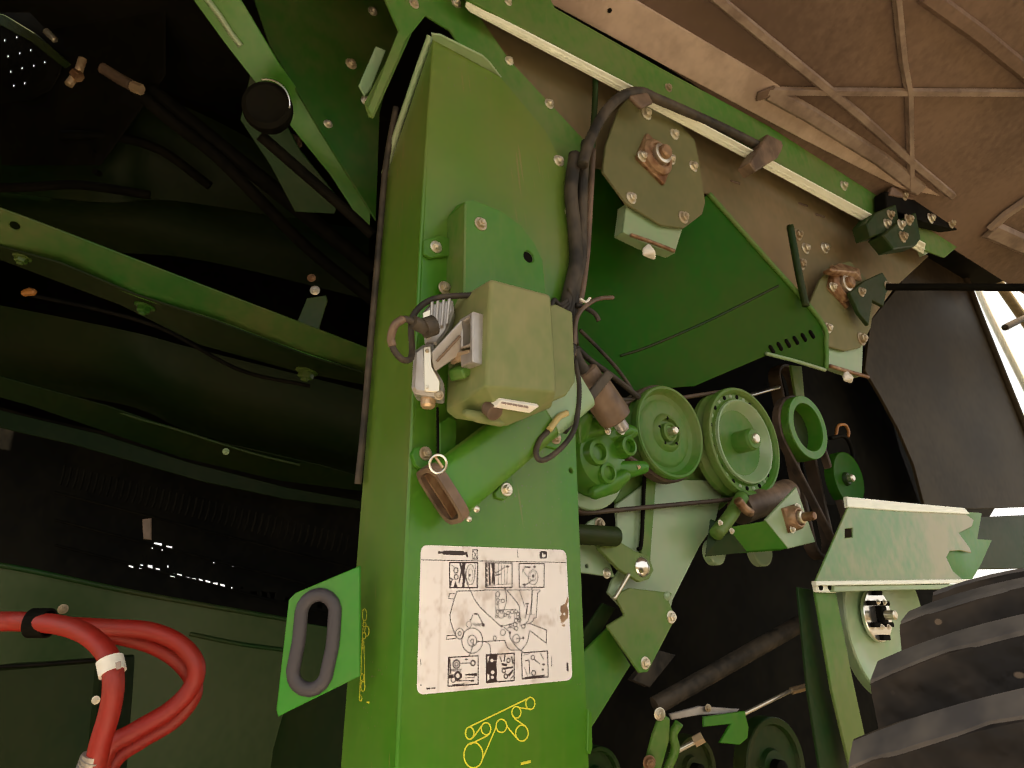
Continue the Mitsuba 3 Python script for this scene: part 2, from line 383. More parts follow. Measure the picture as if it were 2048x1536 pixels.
# ================================================================== the post in the middle
post = thing('frame_post', 'wide green sheet metal post in the centre with a white pictogram sticker on its front', 'post')
holes = [ellipse(SIDE, 1142, 941, 5)]
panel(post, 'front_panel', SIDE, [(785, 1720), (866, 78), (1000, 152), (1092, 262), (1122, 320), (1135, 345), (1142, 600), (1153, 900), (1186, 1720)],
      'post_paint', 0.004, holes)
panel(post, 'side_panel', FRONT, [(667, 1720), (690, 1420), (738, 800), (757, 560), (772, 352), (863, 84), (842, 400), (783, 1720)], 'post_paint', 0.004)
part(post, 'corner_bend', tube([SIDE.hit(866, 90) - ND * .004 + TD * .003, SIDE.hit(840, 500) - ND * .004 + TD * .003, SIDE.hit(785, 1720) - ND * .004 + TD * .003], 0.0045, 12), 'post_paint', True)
LIP = Plane(SIDE.hit(866, 78), ND * 0.45 - np.array([0, 0, 1.0]) * 0.9)
LIP = Plane(SIDE.hit(866, 80), [0, 0, -1.0], TD)
panel(post, 'top_fold', LIP, [(862, 68), (880, 70), (965, 112), (980, 126), (1003, 156), (990, 150), (866, 82)], 'pale_green', 0.004)  # pale colour paints in the ground light under this flange
part(post, 'edge_fold', sweep(np.array([FRONT.hit(864, 74), FRONT.hit(840, 140), FRONT.hit(800, 258), FRONT.hit(772, 350)]) - TD * .004, circle(.0075, 8, .004)), 'pale_green', True)  # pale bead paints the highlight along this edge
part(post, 'edge_seal', px_tube([(792, 215), (772, 330), (762, 440), (752, 560), (740, 700), (728, 850), (716, 968)], 6.5, FRONT.off(0.012), 10), 'rubber', True)
panel(post, 'side_tab', S(0.0), [(1172, 1418), (1180, 1424), (1181, 1496), (1177, 1508), (1170, 1502)], 'post_paint', 0.01, hi=0.006)
bolts(post, SIDE, [(1117, 322), (1138, 425)], 7)

# sticker: film plus print, all flat on the post
def ST(x, y): return (820 + .2148 * x, 1070 + .2148 * y)
stk = part(post, 'pictogram_sticker', prism(S(0), poly(SIDE, [ST(*p) for p in [(100, 92), (1450, 140), (1510, 1350), (60, 1490)]], (), 0.011), 0.0004, 0.0012, 0.0002), 'sticker_film',
           label='white rounded sticker showing a baler outline and six small picture boxes')
def stroke(pl, pts, w, conv=ST):
    return LineString([pl.loc(*conv(*p)) for p in pts]).buffer(w * .5 * pl.scale(1000, 1240), cap_style=2, join_style=1)
def blob(pl, pts, conv=ST):
    return Polygon([pl.loc(*conv(*p)) for p in pts]).buffer(0)
def oval(x, y, rx, ry=None, k=22):
    ry = ry or rx
    return [(x + rx * math.cos(2 * math.pi * i / k), y + ry * math.sin(2 * math.pi * i / k)) for i in range(k + 1)]
def curve(*p): return [tuple(q) for q in spline(np.array(p, float), 8)]
K = []
def ln(*p, w=1.5): K.append(stroke(SIDE, list(p), w))
def cv(*p, w=1.5): K.append(stroke(SIDE, curve(*p), w))
def ov(x, y, rx, ry=None, w=1.5): K.append(stroke(SIDE, oval(x, y, rx, ry), w))
def fill(*p): K.append(blob(SIDE, list(p)))
def disc(x, y, rx, ry=None): K.append(blob(SIDE, oval(x, y, rx, ry)[:-1]))
ln((102, 232), (1445, 256))
fill((258, 150), (300, 156), (310, 146), (490, 150), (500, 162), (525, 158), (540, 205), (525, 208), (515, 184), (495, 186), (488, 190), (308, 184), (296, 172), (258, 176))
ln((580, 140), (625, 140), (585, 222), (625, 222), (580, 140), w=1.3); ln((578, 138), (627, 138), w=1.8); ln((578, 225), (627, 225), w=1.8); ln((578, 138), (578, 225), w=.8); ln((627, 138), (627, 225), w=.8)
ln((997, 140), (1002, 215), w=1)
K.append(blob(SIDE, [(1203, 160), (1215, 150), (1258, 150), (1270, 162), (1270, 208), (1258, 220), (1215, 220), (1203, 208)]).difference(
    unary_union([blob(SIDE, [(1222, 168), (1234, 164), (1240, 186), (1256, 176), (1262, 200), (1240, 210), (1220, 206), (1226, 190)])])))
def frame(a, b, c, d, w=2.2): ln(a, b, c, d, a, w=w)
frame((365, 257), (626, 257), (626, 490), (365, 490)); frame((700, 260), (946, 262), (946, 488), (700, 488)); frame((1010, 265), (1246, 268), (1243, 488), (1014, 486))
frame((355, 1140), (630, 1124), (630, 1388), (350, 1408)); frame((706, 1116), (966, 1100), (966, 1354), (708, 1374)); frame((1034, 1098), (1276, 1080), (1282, 1320), (1040, 1340))
# the machine's outline
ln((435, 522), (680, 518), (685, 512), (1205, 512), (1208, 520), (1183, 540), (1172, 770), (1150, 772), (1140, 800), (1110, 822)); ln((435, 522), (410, 590), (368, 740), (372, 800), (412, 920))
ln((415, 545), (362, 548), (356, 592), (408, 596)); ln((425, 932), (340, 937), (336, 972), (420, 962)); ov(458, 918, 38, 50); ov(458, 918, 15, 20)
ov(575, 983, 98, 118); ov(575, 985, 42, 52); ov(575, 988, 15, 18); ln((660, 992), (878, 982)); cv((878, 982), (900, 1040), (935, 1072)); ln((935, 1072), (1035, 1070)); cv((1035, 1070), (1085, 1000), (1108, 890))
ln((1085, 828), (1110, 824), (1268, 884), (1266, 1008), (1112, 890)); ov(785, 960, 14, 20); ov(985, 965, 33, 40); ln((990, 965), (1050, 960), w=1.4); disc(1050, 960, 9, 12); disc(992, 965, 7)
cv((500, 260), (520, 420), (560, 520), (640, 660), (840, 850)); cv((875, 495), (895, 570), (885, 650), (850, 740)); cv((880, 495), (960, 590), (1010, 660), (1020, 760), (1020, 850)); cv((1130, 490), (1125, 640), (1105, 770), (1065, 840))
ln((1015, 515), (1065, 670), w=1); ln((1080, 740), (1160, 742), w=1); ln((1140, 515), (1125, 740), w=1)
ov(812, 552, 19, 25); ov(860, 614, 16, 17); ov(815, 605, 12, 14); ov(815, 640, 10, 12); ln((795, 540), (795, 770), w=1); ln((828, 600), (860, 598), w=1); ln((815, 660), (840, 730), w=1)
for x, y, r in [(812, 712, 14), (845, 740, 30), (880, 745, 14), (908, 728, 14), (945, 716, 15), (985, 714, 14), (1000, 735, 15), (1000, 770, 16), (922, 765, 10), (802, 760, 11), (990, 800, 22), (975, 835, 18), (985, 870, 17), (1012, 790, 18), (932, 848, 14), (860, 908, 24)]:
    ov(x, y, r, r * 1.15, 1.3)
ln((800, 700), (980, 692), w=1.2); ln((970, 700), (968, 780), w=1.1); cv((845, 850), (900, 838), (1000, 805), w=1.4); ln((870, 860), (925, 905), w=1.4); ln((890, 880), (930, 850), (985, 885), w=1.2); disc(848, 850, 12); disc(925, 910, 11, 14); disc(1062, 835, 10); ov(1050, 850, 18)
cv((925, 915), (930, 960), (985, 1040), (1050, 1092)); disc(1085, 640, 18, 7); ln((1088, 655), (1078, 740), w=3); ln((1075, 740), (1066, 775), w=1.4)
ln((565, 790), (580, 738), w=1.3); disc(610, 735, 20, 8); ln((630, 738), (645, 770), (680, 835), w=1.6); disc(678, 838, 13, 16); ov(545, 832, 24, 28, .8); disc(558, 790, 8)
for k in range(7): ov(590 + 12 * k, 828 + 6 * (k % 3), 7, 9, .7)
ln((625, 992), (690, 992), w=1.4); disc(630, 992, 8); ln((548, 1125), (585, 1020), w=1.4); cv((690, 992), (735, 1020), (750, 1110), w=1.4); disc(585, 1018, 8)
# the little pictures
ov(424, 330, 20, 24, 2); ov(426, 392, 18, 22, 2); fill((485, 260), (515, 260), (498, 330), (512, 400), (500, 488), (480, 488), (488, 400), (470, 330)); fill((370, 430), (390, 420), (378, 470), (372, 488)); fill((400, 488), (420, 430), (438, 488)); fill((455, 262), (470, 262), (486, 330), (455, 450), (448, 440), (470, 330))
ov(558, 370, 40, 95, 1.1); ov(560, 372, 22, 60, .7); disc(552, 375, 8, 14); ln((600, 262), (620, 488), w=.8); ln((380, 280), (410, 300), w=1.2); ln((372, 400), (400, 420), w=2)
for k in range(5): fill((706, 270 + 45 * k), (718, 270 + 45 * k), (718, 300 + 45 * k), (706, 300 + 45 * k))
fill((726, 264), (738, 264), (748, 470), (732, 470)); fill((750, 264), (784, 264), (784, 340), (770, 460), (756, 440), (764, 340)); ov(785, 365, 13, 18, 1.6); ln((800, 350), (880, 300), w=1.6); disc(905, 293, 17, 9); ln((800, 375), (842, 362), w=2.4); fill((776, 390), (786, 390), (786, 460), (776, 460))
for k in range(4): ln((822 + 26 * k, 268 + 6 * k), (820 + 26 * k, 460), w=.7)
ln((710, 470), (940, 455), w=1)
ov(1142, 395, 45, 70, 1.2); ov(1140, 385, 28, 45, .8); disc(1142, 382, 12, 15); ln((1145, 415), (1075, 462), w=1.8); disc(1058, 463, 16, 9); fill((1060, 290), (1120, 296), (1112, 310), (1066, 304)); disc(1155, 297, 11, 13); ln((1040, 320), (1105, 410), w=1); ln((1040, 350), (1060, 310), w=1.4)
ov(428, 1202, 32, 38, 2.4); ov(428, 1202, 15, 18, 1.6); ov(582, 1192, 20, 24, 2.6); disc(520, 1158, 14, 8); ln((470, 1195), (560, 1190), w=1.4); ln((365, 1150), (372, 1290), w=3); fill((360, 1300), (400, 1296), (400, 1330), (358, 1334)); ov(440, 1310, 26, 32, 3.6); disc(470, 1310, 10, 24); ov(398, 1345, 20, 26, 1.5); fill((510, 1296), (616, 1284), (618, 1312), (512, 1306)); ln((510, 1330), (600, 1322), w=1.2); ln((470, 1355), (560, 1356), w=1); disc(575, 1357, 18, 9); fill((420, 1350), (490, 1352), (470, 1362), (430, 1360)); ln((380, 1250), (480, 1250), w=1.2); ln((380, 1262), (470, 1268), w=1.6); ln((390, 1395), (500, 1385), w=1.6)
K.append(blob(SIDE, [(708, 1118), (810, 1112), (800, 1200), (805, 1280), (800, 1330), (806, 1365), (710, 1372)]).difference(unary_union([blob(SIDE, oval(758, 1168, 16)), blob(SIDE, oval(765, 1278, 18)), blob(SIDE, oval(762, 1325, 16)), blob(SIDE, [(715, 1130), (735, 1120), (720, 1200)]), blob(SIDE, [(770, 1164), (802, 1166), (802, 1172), (770, 1172)]), blob(SIDE, [(714, 1290), (735, 1300), (735, 1345), (714, 1360)])])))
ov(912, 1168, 16, 20, 2); ov(868, 1265, 15, 19, 2); ov(888, 1314, 16, 20, 2.4); fill((850, 1190), (900, 1200), (895, 1222), (850, 1215)); fill((840, 1238), (955, 1222), (955, 1238), (880, 1250)); fill((905, 1300), (955, 1250), (958, 1262), (920, 1320)); ln((830, 1130), (850, 1180), w=2); ln((880, 1110), (870, 1180), w=2.4); ln((940, 1130), (955, 1200), w=3); ln((930, 1340), (960, 1310), w=1.6)
ov(1138, 1140, 16, 20, 1.8); ln((1150, 1158), (1205, 1200), w=1.8); disc(1238, 1205, 14, 9); disc(1232, 1254, 10, 10); ov(1146, 1284, 18, 22, 1.8); fill((1060, 1322), (1250, 1300), (1246, 1316), (1065, 1334)); ln((1066, 1170), (1100, 1166), w=2); ln((1104, 1166), (1110, 1290), w=2); ln((1050, 1120), (1110, 1104), w=1); ln((1210, 1100), (1240, 1160), w=1.6); ln((1060, 1230), (1090, 1310), w=1)
fill((150, 1422), (185, 1420), (185, 1434), (150, 1436)); fill((195, 1420), (232, 1418), (232, 1430), (195, 1432)); disc(96, 1396, 6); ln((95, 1160), (97, 1210), w=1); fill((1452, 1190), (1468, 1190), (1472, 1268), (1456, 1270)); ln((1312, 1130), (1316, 1215), w=1); ln((1306, 1218), (1318, 1218), w=2)
part(stk, 'print', prism(S(0), unary_union(K), 0.0010, 0.0017, 0), 'ink')
rng = np.random.default_rng(5)
W = [blob(SIDE, [(1462, 575), (1440, 640), (1400, 660), (1395, 700), (1410, 740), (1390, 760), (1400, 800), (1425, 815), (1465, 770), (1470, 700), (1455, 660), (1470, 610)]), blob(SIDE, oval(1425, 842, 16, 10)), blob(SIDE, [(1400, 810), (1420, 800), (1412, 830)])]
part(stk, 'worn_patch', prism(S(0), unary_union(W).difference(blob(SIDE, oval(1432, 735, 10, 14))), 0.0010, 0.0016, 0), 'rusty_metal', label='brown worn spot at the right edge of the sticker')

# yellow belt diagrams
def YD(x, y): return (660 + .2637 * x, 1180 + .2637 * y)
K = []
def yl(pl, *p, w=2.6): K.append(stroke(pl, list(p), w, YD))
for x, y, rx, ry in [(1518, 860, 34, 46), (1412, 928, 34, 44), (1454, 1085, 48, 60), (1298, 1030, 40, 50), (1182, 1052, 36, 46), (1058, 1085, 32, 46), (1086, 1252, 72, 96)]:
    yl(SIDE, *oval(x, y, rx, ry, 32))
yl(SIDE, (1500, 822), (1040, 1045)); yl(SIDE, (1530, 905), (1425, 890)); yl(SIDE, (1384, 950), (1410, 985), (1480, 1032)); yl(SIDE, (1334, 1010), (1345, 1040), (1425, 1135)); yl(SIDE, (1262, 1020), (1250, 1060), (1158, 1275)); yl(SIDE, (1148, 1030), (1085, 1120)); yl(SIDE, (1210, 1085), (1190, 1105), (1062, 1170)); yl(SIDE, (1446, 1318), (1520, 1300), w=5)
d1 = part(post, 'belt_diagram', prism(S(0), unary_union(K), 0.0002, 0.0009, 0), 'yellow_ink', label='yellow outline of seven pulleys and a belt below the sticker')
K = []
for x, y, rx, ry in [(264, 188, 16, 46), (264, 262, 12, 18), (282, 312, 16, 38), (262, 345, 13, 25), (246, 662, 12, 28), (252, 730, 15, 38), (234, 820, 10, 22)]:
    yl(FRONT, *oval(x, y, rx, ry, 26), w=1.8)
yl(FRONT, (256, 230), (240, 480), (226, 840), w=1.8); yl(FRONT, (258, 370), (262, 500), (266, 750), w=1.8); yl(FRONT, (250, 370), (240, 520), (238, 650), w=1.8); yl(FRONT, (282, 850), (300, 854), w=4)
part(post, 'belt_diagram', prism(FRONT, unary_union(K), 0.0002, 0.0009, 0), 'yellow_ink', label='narrow yellow belt outline on the left side of the post')

# handle plate with rubber grommet, left of the post
H = facing(630, 1290, 1.06, yaw=-6, tilt=2)
def slot(pl, pts, w):
    return LineString([pl.loc(*p) for p in curve(*pts)]).buffer(w * pl.scale(630, 1290), quad_segs=8)
hd = thing('hand_hold', 'bright green plate with an oval grip hole in a grey rubber edge', 'handle')
SL = [(637, 1226), (632, 1285), (621, 1340)]
panel(hd, 'plate', H, [(720, 1131), (590, 1186), (577, 1200), (552, 1420), (556, 1434), (570, 1426), (720, 1352)], 'bright_green', 0.004, [slot(H, SL, 33)])
ring = slot(H, SL, 32.5)
rp = np.array([H.up3(np.array(p), 0.0) for p in np.array(ring.buffer(.004).simplify(.0006).exterior.coords)[:-1]])
part(hd, 'rubber_edge', sweep(rp + H.n * .001, circle(.0085, 10, .011), closed=True), 'grommet_rubber', True)

# ================================================================== bracket, drive housing and what hangs on it
BR = S(0.075)
bk = thing('mounting_bracket', 'green folded bracket bolted on the post above the square housing', 'bracket')
bp = [(912, 400), (945, 399), (1000, 420), (1042, 450), (1070, 487), (1086, 520), (1094, 615), (1096, 720), (930, 700), (932, 560)]
part(bk, 'body', prism(S(0), poly(BR, bp, [ellipse(BR, 1058, 513, 11)], .006), 0.0, 0.075, 0.005) if False else
     prism(BR, poly(BR, [(930, 404), (948, 400), (1000, 420), (1042, 450), (1070, 487), (1086, 520), (1094, 615), (1096, 720), (926, 720)], [ellipse(BR, 1058, 513, 11)], .004), -0.004, 0.0, 0.002), 'green_paint', 30)
def wall3(quad, t, mat_n):
    """sheet with four corners in space and thickness t"""
    q = np.array(quad); n = unit(np.cross(q[1] - q[0], q[3] - q[0]))
    return hull(np.vstack([q + n * t / 2, q - n * t / 2]))
part(bk, 'hole_shade', lathe(BR.hit(1058, 513) - ND * .006, ND, [(.0115, -.004), (.0115, .001), (0, .001)], 20), 'black_grime_shade', 30)  # black disc paints the dark inside an open hole
part(bk, 'side_wall', wall3([BR.hit(931, 408), BR.hit(927, 720), S(0.0).hit(893, 720) , S(0.0).hit(897, 436)], 0.004, None), 'green_dusty')
part(bk, 'top_wall', wall3([BR.hit(931, 406), BR.hit(948, 401), S(0.0).hit(915, 412), S(0.0).hit(898, 434)], 0.004, None), 'green_paint')
panel(bk, 'tab', S(0.008), [(848, 480), (880, 470), (905, 478), (905, 510), (862, 516), (848, 508)], 'green_paint', 0.006)
bolts(bk, S(0.008), [(872, 494)], 8); bolts(bk, BR, [(961, 448)], 9); bolts(bk, S(0.012), [(889, 576)], 8)

hs = thing('drive_housing', 'square olive plastic housing with chamfered bottom on the front of the post', 'housing')
HF, HM, HB = S(0.178), S(0.14), S(0.072)
pts = [HF.hit(*p) for p in [(984, 570), (1091, 598), (1102, 781), (976, 771)]] + [HM.hit(*p) for p in [(1010, 842), (1094, 808)]] + [HB.hit(*p) for p in [(911, 630), (922, 606), (903, 818), (1080, 610), (1092, 795), (915, 828), (1000, 838)]]
part(hs, 'cover', rhull(pts, .008), 'olive_dust', 50)
pr = [HB.hit(*p) for p in [(1080, 632), (1108, 645), (1112, 775), (1095, 800), (1060, 815), (1055, 640)]]
part(hs, 'rear_half', rhull([p + ND * h for p in pr for h in (-.01, .045)], .005), 'olive_dust', 40)
part(hs, 'seam_rib', rhull([p + ND * h for p in [HB.hit(1110, 662), HB.hit(1121, 672), HB.hit(1122, 758), HB.hit(1108, 775)] for h in (-.012, .02)], .004), 'olive_dust', 40)
_f = [HF.hit(976, 771), HF.hit(1102, 781), HM.hit(1010, 842)]
LB = Plane(_f[0], -np.cross(_f[1] - _f[0], _f[2] - _f[0]), TD).off(.011)
lbl = panel(hs, 'label', LB.off(-0.006), [(996, 794), (1071, 806), (1052, 820), (981, 808)], 'white_plastic', 0.001, lo=-.004, hi=.012, label='small cream label under the housing')
part(hs, 'print', prism(LB.off(-0.006), unary_union([LineString([LB.loc(1000 + 11 * k, 801 + 2 * k), LB.loc(1007 + 11 * k, 802.5 + 2 * k)]).buffer(.0016) for k in range(5)]), .0125, .0131, 0), 'grey_ink')
part(hs, 'bottom_lug', rhull([HM.hit(*p) for p in [(935, 828), (955, 838), (1000, 846), (1020, 838)]] + [HB.hit(930, 822), HB.hit(1000, 830)], .006), 'olive_dust', 40)
part(hs, 'bottom_plug', lathe(LB.hit(988, 824) - LB.n * .006, LB.n, [(.013, -.01), (.013, .009), (.011, .010), (0, .010)], 20), 'brown_plastic', 30)
part(hs, 'side_ledge', rhull([S(.10).hit(*p) for p in [(902, 742), (952, 722), (955, 735), (905, 757)]] + [S(.135).hit(*p) for p in [(925, 742), (962, 715), (964, 728), (928, 752)]], .004), 'green_dusty', 40)

tb = thing('terminal_block', 'bright metal channel piece clipped into the left side of the olive housing', 'connector')
_g = [HF.hit(980, 670), HB.hit(906, 640), HB.hit(903, 800)]
TBf = Plane(_g[0], np.cross(_g[1] - _g[0], _g[2] - _g[0]))
TBf = (TBf if TBf.n @ (EYE - _g[0]) > 0 else Plane(_g[0], -TBf.n)).off(.022)
part(tb, 'frame', prism(TBf, poly(TBf, [(922, 640), (949, 624), (950, 725), (925, 735)], [[(928, 645), (943, 636), (943, 686), (928, 693)], [(915, 700), (943, 693), (943, 705), (915, 712)]]), -.03, .004, .002), 'alloy', 30)
part(tb, 'window_back', prism(TBf, poly(TBf, [(928, 645), (945, 636), (945, 705), (915, 712)]), -.026, -.016), 'black_grime_shade')
_d = (TBf.hit(920, 690) - EYE) @ FW
part(tb, 'channel', rhull([at(u, v, _d + e) for u, v, e in [(868, 722, -.012), (872, 738, -.012), (924, 702, 0), (922, 645, 0), (910, 660, 0), (866, 706, -.012)]], .003), 'alloy', 40)
part(tb, 'groove', px_tube([(874, 722, _d - .024), (920, 672, _d - .010)], 3, k=8), 'brown_plastic', True)
part(tb, 'lower_tab', rhull([TBf.hit(*p) for p in [(906, 712), (938, 704), (940, 714), (906, 724)]], .004), 'brass', 40)

al = thing('control_module', 'grey cast metal module on the left edge of the post beside the olive housing', 'module')
AP = facing(868, 740, 1.06, yaw=2, tilt=4)
part(al, 'lower_box', prism(AP, poly(AP, [(828, 706), (847, 692), (868, 690), (870, 736), (888, 768), (886, 798), (830, 790), (824, 780)], (), .004), -.035, .012, .006), 'alloy', 30)
part(al, 'upper_box', prism(AP, poly(AP, [(848, 622), (860, 608), (906, 600), (908, 622), (894, 664), (874, 690), (850, 690), (846, 660)], (), .003), -.04, .004, .004), 'alloy', 30)
for k in range(4):
    a = 862 + 11.5 * k
    part(al, 'rib', prism(AP, poly(AP, [(a, 609 - 2 * k), (a + 6, 608 - 2 * k), (a + 4 - k, 662 - 3 * k), (a - 2 - k, 664 - 3 * k)]), .003, .013, .0012), 'alloy', 30)
part(al, 'connector_face', prism(AP, poly(AP, [(846, 630), (862, 622), (866, 655), (862, 676), (850, 678)]), .003, .010, .001), 'zinc', 30)
part(al, 'lid', prism(AP, poly(AP, [(848, 700), (864, 697), (866, 738), (882, 768), (881, 790), (850, 788)], (), .003), .011, .016, .0015), 'zinc', 30)
bolts(al, AP, [(856, 708), (856, 780)], 3, h=.016)
part(al, 'lower_fitting', lathe(at(856, 806, 1.06), [0, 0, -1], [(.012, -.02), (.012, .004), (.009, .008), (0, .008)], 18), 'brass', 30)
bolts(al, AP, [(879, 794)], 6, h=.012)

pg = thing('cable_plug', 'black round plug with a looped cable entering the grey module', 'plug')
part(pg, 'plug_body', cat(tube([at(868, 650, 1.04), at(848, 657, 1.03)], .016, 16, smooth=False), tube([at(850, 656, 1.03), at(826, 644, 1.015)], .0105, 14, smooth=False)), 'rubber', 40)
part(pg, 'cable', px_tube([(832, 646, 1.02), (808, 638, 1.01), (790, 650, 1.0), (782, 675, 1.0), (788, 700, 1.0), (805, 719, 1.01), (820, 718, 1.03), (824, 700, 1.05), (822, 660, 1.06), (826, 632, 1.065), (850, 606, 1.075), (885, 594, 1.09), (950, 590, 1.10)], 6.5), 'rubber', True)
part(pg, 'cable_sleeve', px_tube([(806, 638, 1.01), (790, 650, 1.0), (782, 675, 1.0), (785, 692, 1.0)], 8.5), 'brown_plastic', True)

# green guide tube slanting below the housing
A0, A1 = S(0.045).hit(889, 985), S(0.045).hit(1150, 775)
ax = unit(A1 - A0); wd = unit(np.cross(ND, ax)); 
tu = thing('guide_tube', 'slanting green tube with a dark oval mouth below the olive housing', 'tube')
LT = np.linalg.norm(A1 - A0)
def tube_shell(p0, p1, rw, rn, t, k=48):
    sq = lambda c, a, b: np.sign(c) * np.abs(c) ** .5 * [a, b]
    sec = sq(circle(1, k), rw, rn); inn = sq(circle(1, k), rw - t, rn - t)
    P = np.array([p0, p1]); V = []
    for p in P:
        V += [p + sec[:, :1] * wd + sec[:, 1:] * ND, p + inn[:, :1] * wd + inn[:, 1:] * ND]
    V = np.vstack(V); i = np.arange(k); j = (i + 1) % k; F = []
    def q(a, b, c, d): F.extend([np.stack([a, b, c], 1), np.stack([a, c, d], 1)])
    q(i, j, 2 * k + j, 2 * k + i); q(k + j, k + i, 3 * k + i, 3 * k + j); q(j, i, k + i, k + j); q(2 * k + i, 2 * k + j, 3 * k + j, 3 * k + i)
    m = trimesh.Trimesh(V, np.vstack(F), process=False); m.fix_normals(); return m
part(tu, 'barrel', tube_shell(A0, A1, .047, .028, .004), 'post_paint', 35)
mouth = part(tu, 'mouth_ring', tube_shell(A0 - ax * .012, A0 + ax * .004, .051, .031, .008), 'brown_plastic', 35)
part(tu, 'baffle', hull([A0 + ax * .05 + wd * s * .04 + ND * n for s in (-1, 1) for n in (-.004, -.002)] + [A0 - ax * .012 + wd * s * .04 + ND * n for s in (-1, 1) for n in (-.004, -.002)]), 'rusty_metal')
part(tu, 'inner_stop', lathe(A0 + ax * .03 + ND * .014, -ax, [(.012, -.02), (.012, .0), (.008, .003), (0, .003)], 16), 'black_grime_shade', 30)
part(tu, 'band', tube_shell(A0 + ax * LT * .68, A0 + ax * LT * 1.0, .0485, .0295, .004), 'pale_green', 35)
bolts(tu, S(0.06), [(953, 1018), (938, 1038)], 5, kind='carriage')
panel(tu, 'foot_strap', S(0.006), [(1005, 950), (1020, 945), (1027, 965), (1022, 990), (1008, 1000), (993, 996), (990, 985), (1003, 970)], 'green_paint', 0.005)
bolts(tu, S(0.006), [(1013, 979)], 9)
panel(tu, 'foot_strap', S(0.006), [(1092, 862), (1118, 850), (1126, 880), (1115, 898), (1090, 892)], 'green_paint', 0.005)
bolts(tu, S(0.006), [(1111, 876)], 9)
panel(tu, 'hinge_lug', S(0.012), [(824, 908), (832, 894), (850, 892), (872, 904), (900, 925), (905, 945), (870, 950), (846, 940), (832, 930)], 'green_paint', 0.01, r=.003)
bolts(tu, S(0.012), [(851, 907)], 10)
lk = thing('lynch_pin', 'small bright ring clip hanging beside the dark mouth of the slanting tube', 'pin')
part(lk, 'ring', sweep(np.array([at(876, 928, .985) + (RT * math.cos(a) * 16 + UP * math.sin(a) * 18) / FOC + FW * .004 * math.cos(a) for a in np.arange(28) * 2 * math.pi / 28]), circle(.0022, 8), closed=True), 'chrome', True)
part(lk, 'pin', px_tube([(868, 910, .99), (886, 935, .985)], 3, k=10), 'brass', True)
st = thing('strut_plate', 'narrow upright green plate between the olive housing and the ring clip', 'plate')
part(st, 'plate', prism(S(0.02), poly(S(.02), [(880, 846), (904, 830), (914, 845), (912, 915), (896, 925), (880, 905)]), -.004, 0.0), 'green_paint', 30)
part(st, 'rod', px_tube([(875, 815), (876, 906)], 2.6, S(.03), 8), 'black_grime_shade', True)

# ================================================================== rail, web plate and raised shield
gp = thing('gusset_plate', 'dusty green corner plate behind the top of the post', 'plate')
panel(gp, 'plate', S(-0.03), [(700, -160), (925, -120), (945, 12), (1020, 120), (1180, 292), (1186, 330), (1160, 380), (1100, 360), (900, 60), (852, 30), (812, 80), (745, 232), (736, 216), (798, 60)], 'green_dusty', 0.005)
bolts(gp, S(-0.03), [(912, 6), (1018, 122), (1098, 208), (1172, 295), (828, 8)], 6)
web = thing('web_plate', 'dusty tan side plate below the long bright strip', 'plate')
panel(web, 'plate', S(-0.06), [(900, -120), (930, 18), (1240, 180), (1500, 316), (1858, 512), (1790, 575), (1742, 640), (1700, 690), (1655, 690), (1640, 641), (1530, 517), (1421, 389), (1330, 360), (1168, 330), (1000, 120)], 'tan_dust', 0.006)
bolts(web, S(-0.06), [(1610, 497), (1648, 496), (1600, 528), (1595, 470)], 7)
for u, v in [(1606, 410), (1640, 432), (1470, 365)]:
    part(web, 'weld_mark', rhull([S(-.06).hit(u - 8, v - 3), S(-.06).hit(u + 8, v + 2)], .004), 'brown_plastic', 40)
rail = thing('top_rail', 'long green rail with a bright lower strip running under the raised shield', 'rail')
panel(rail, 'face', S(0.02), [(890, -80), (1060, -80), (1110, 15), (1330, 140), (1600, 285), (1800, 385), (1960, 455), (1890, 515), (1850, 500), (1500, 292), (1240, 158), (930, -5)], 'green_dusty', 0.006)
STRIP = Plane(S(0.02).hit(1240, 172), unit(ND * 0.3 - np.array([0, 0, 1.0])), TD)
panel(rail, 'strip', STRIP, [(934, 2), (1240, 160), (1500, 298), (1852, 488), (1847, 509), (1500, 322), (1240, 184), (940, 25), (930, 14)], 'pale_lit_trim', 0.004)  # near white colour carries the light thrown up from the ground
for a, b in (((936, 12), (1850, 499)), ((938, 18), (1848, 506))):
    part(rail, 'strip_rib', px_tube([a, (1240, 172 + (b[1] - 499) * .9), b], 1.0, STRIP.off(.001), 8, 20), 'pale_lit_trim', True)
bolts(rail, S(0.02), [(1336, 176), (1686, 372), (1016, 4)], 5)

# shield: hinged on the rail, raised over us
a = math.radians(24)
MD = ND * math.cos(a) + np.array([0, 0, 1]) * math.sin(a)
SHP = Plane(S(0.03).hit(1500, 225), np.cross(TD, MD) * (1 if np.cross(TD, MD)[2] < 0 else -1), TD)
sh = thing('raised_shield', 'large brown ribbed shield panel raised overhead at the top right', 'shield')
def shp(p): return p
part(sh, 'skin', prism(SHP, Polygon([(-2.2, -0.02), (3.6, -0.02), (3.9, 2.4) if SHP.ey @ MD > 0 else (3.9, -2.4), (-2.2, 2.4) if SHP.ey @ MD > 0 else (-2.2, -2.4)]).buffer(0), -.02, -.012), 'shield_plastic', 30)
panel(sh, 'lip', SHP, [(1000, -50), (1092, 3), (1330, 132), (1600, 276), (1800, 377), (1880, 392), (1700, 270), (1540, 160), (1270, 0), (1180, -60)], 'shield_lip', 0.012)
def rib(pts, w, h, mat='shield_edge'):
    W = [SHP.hit(*p) for p in pts]
    s = w * np.mean([SHP.scale(*p) for p in pts])
    sec = np.array([[-.5, -.3], [.5, -.3], [.32, 1], [-.32, 1]]) * [s, h]
    sec = sec[:, ::-1]
    return part(sh, 'rib', sweep(np.array(W), sec, up=SHP.n), mat, 20)
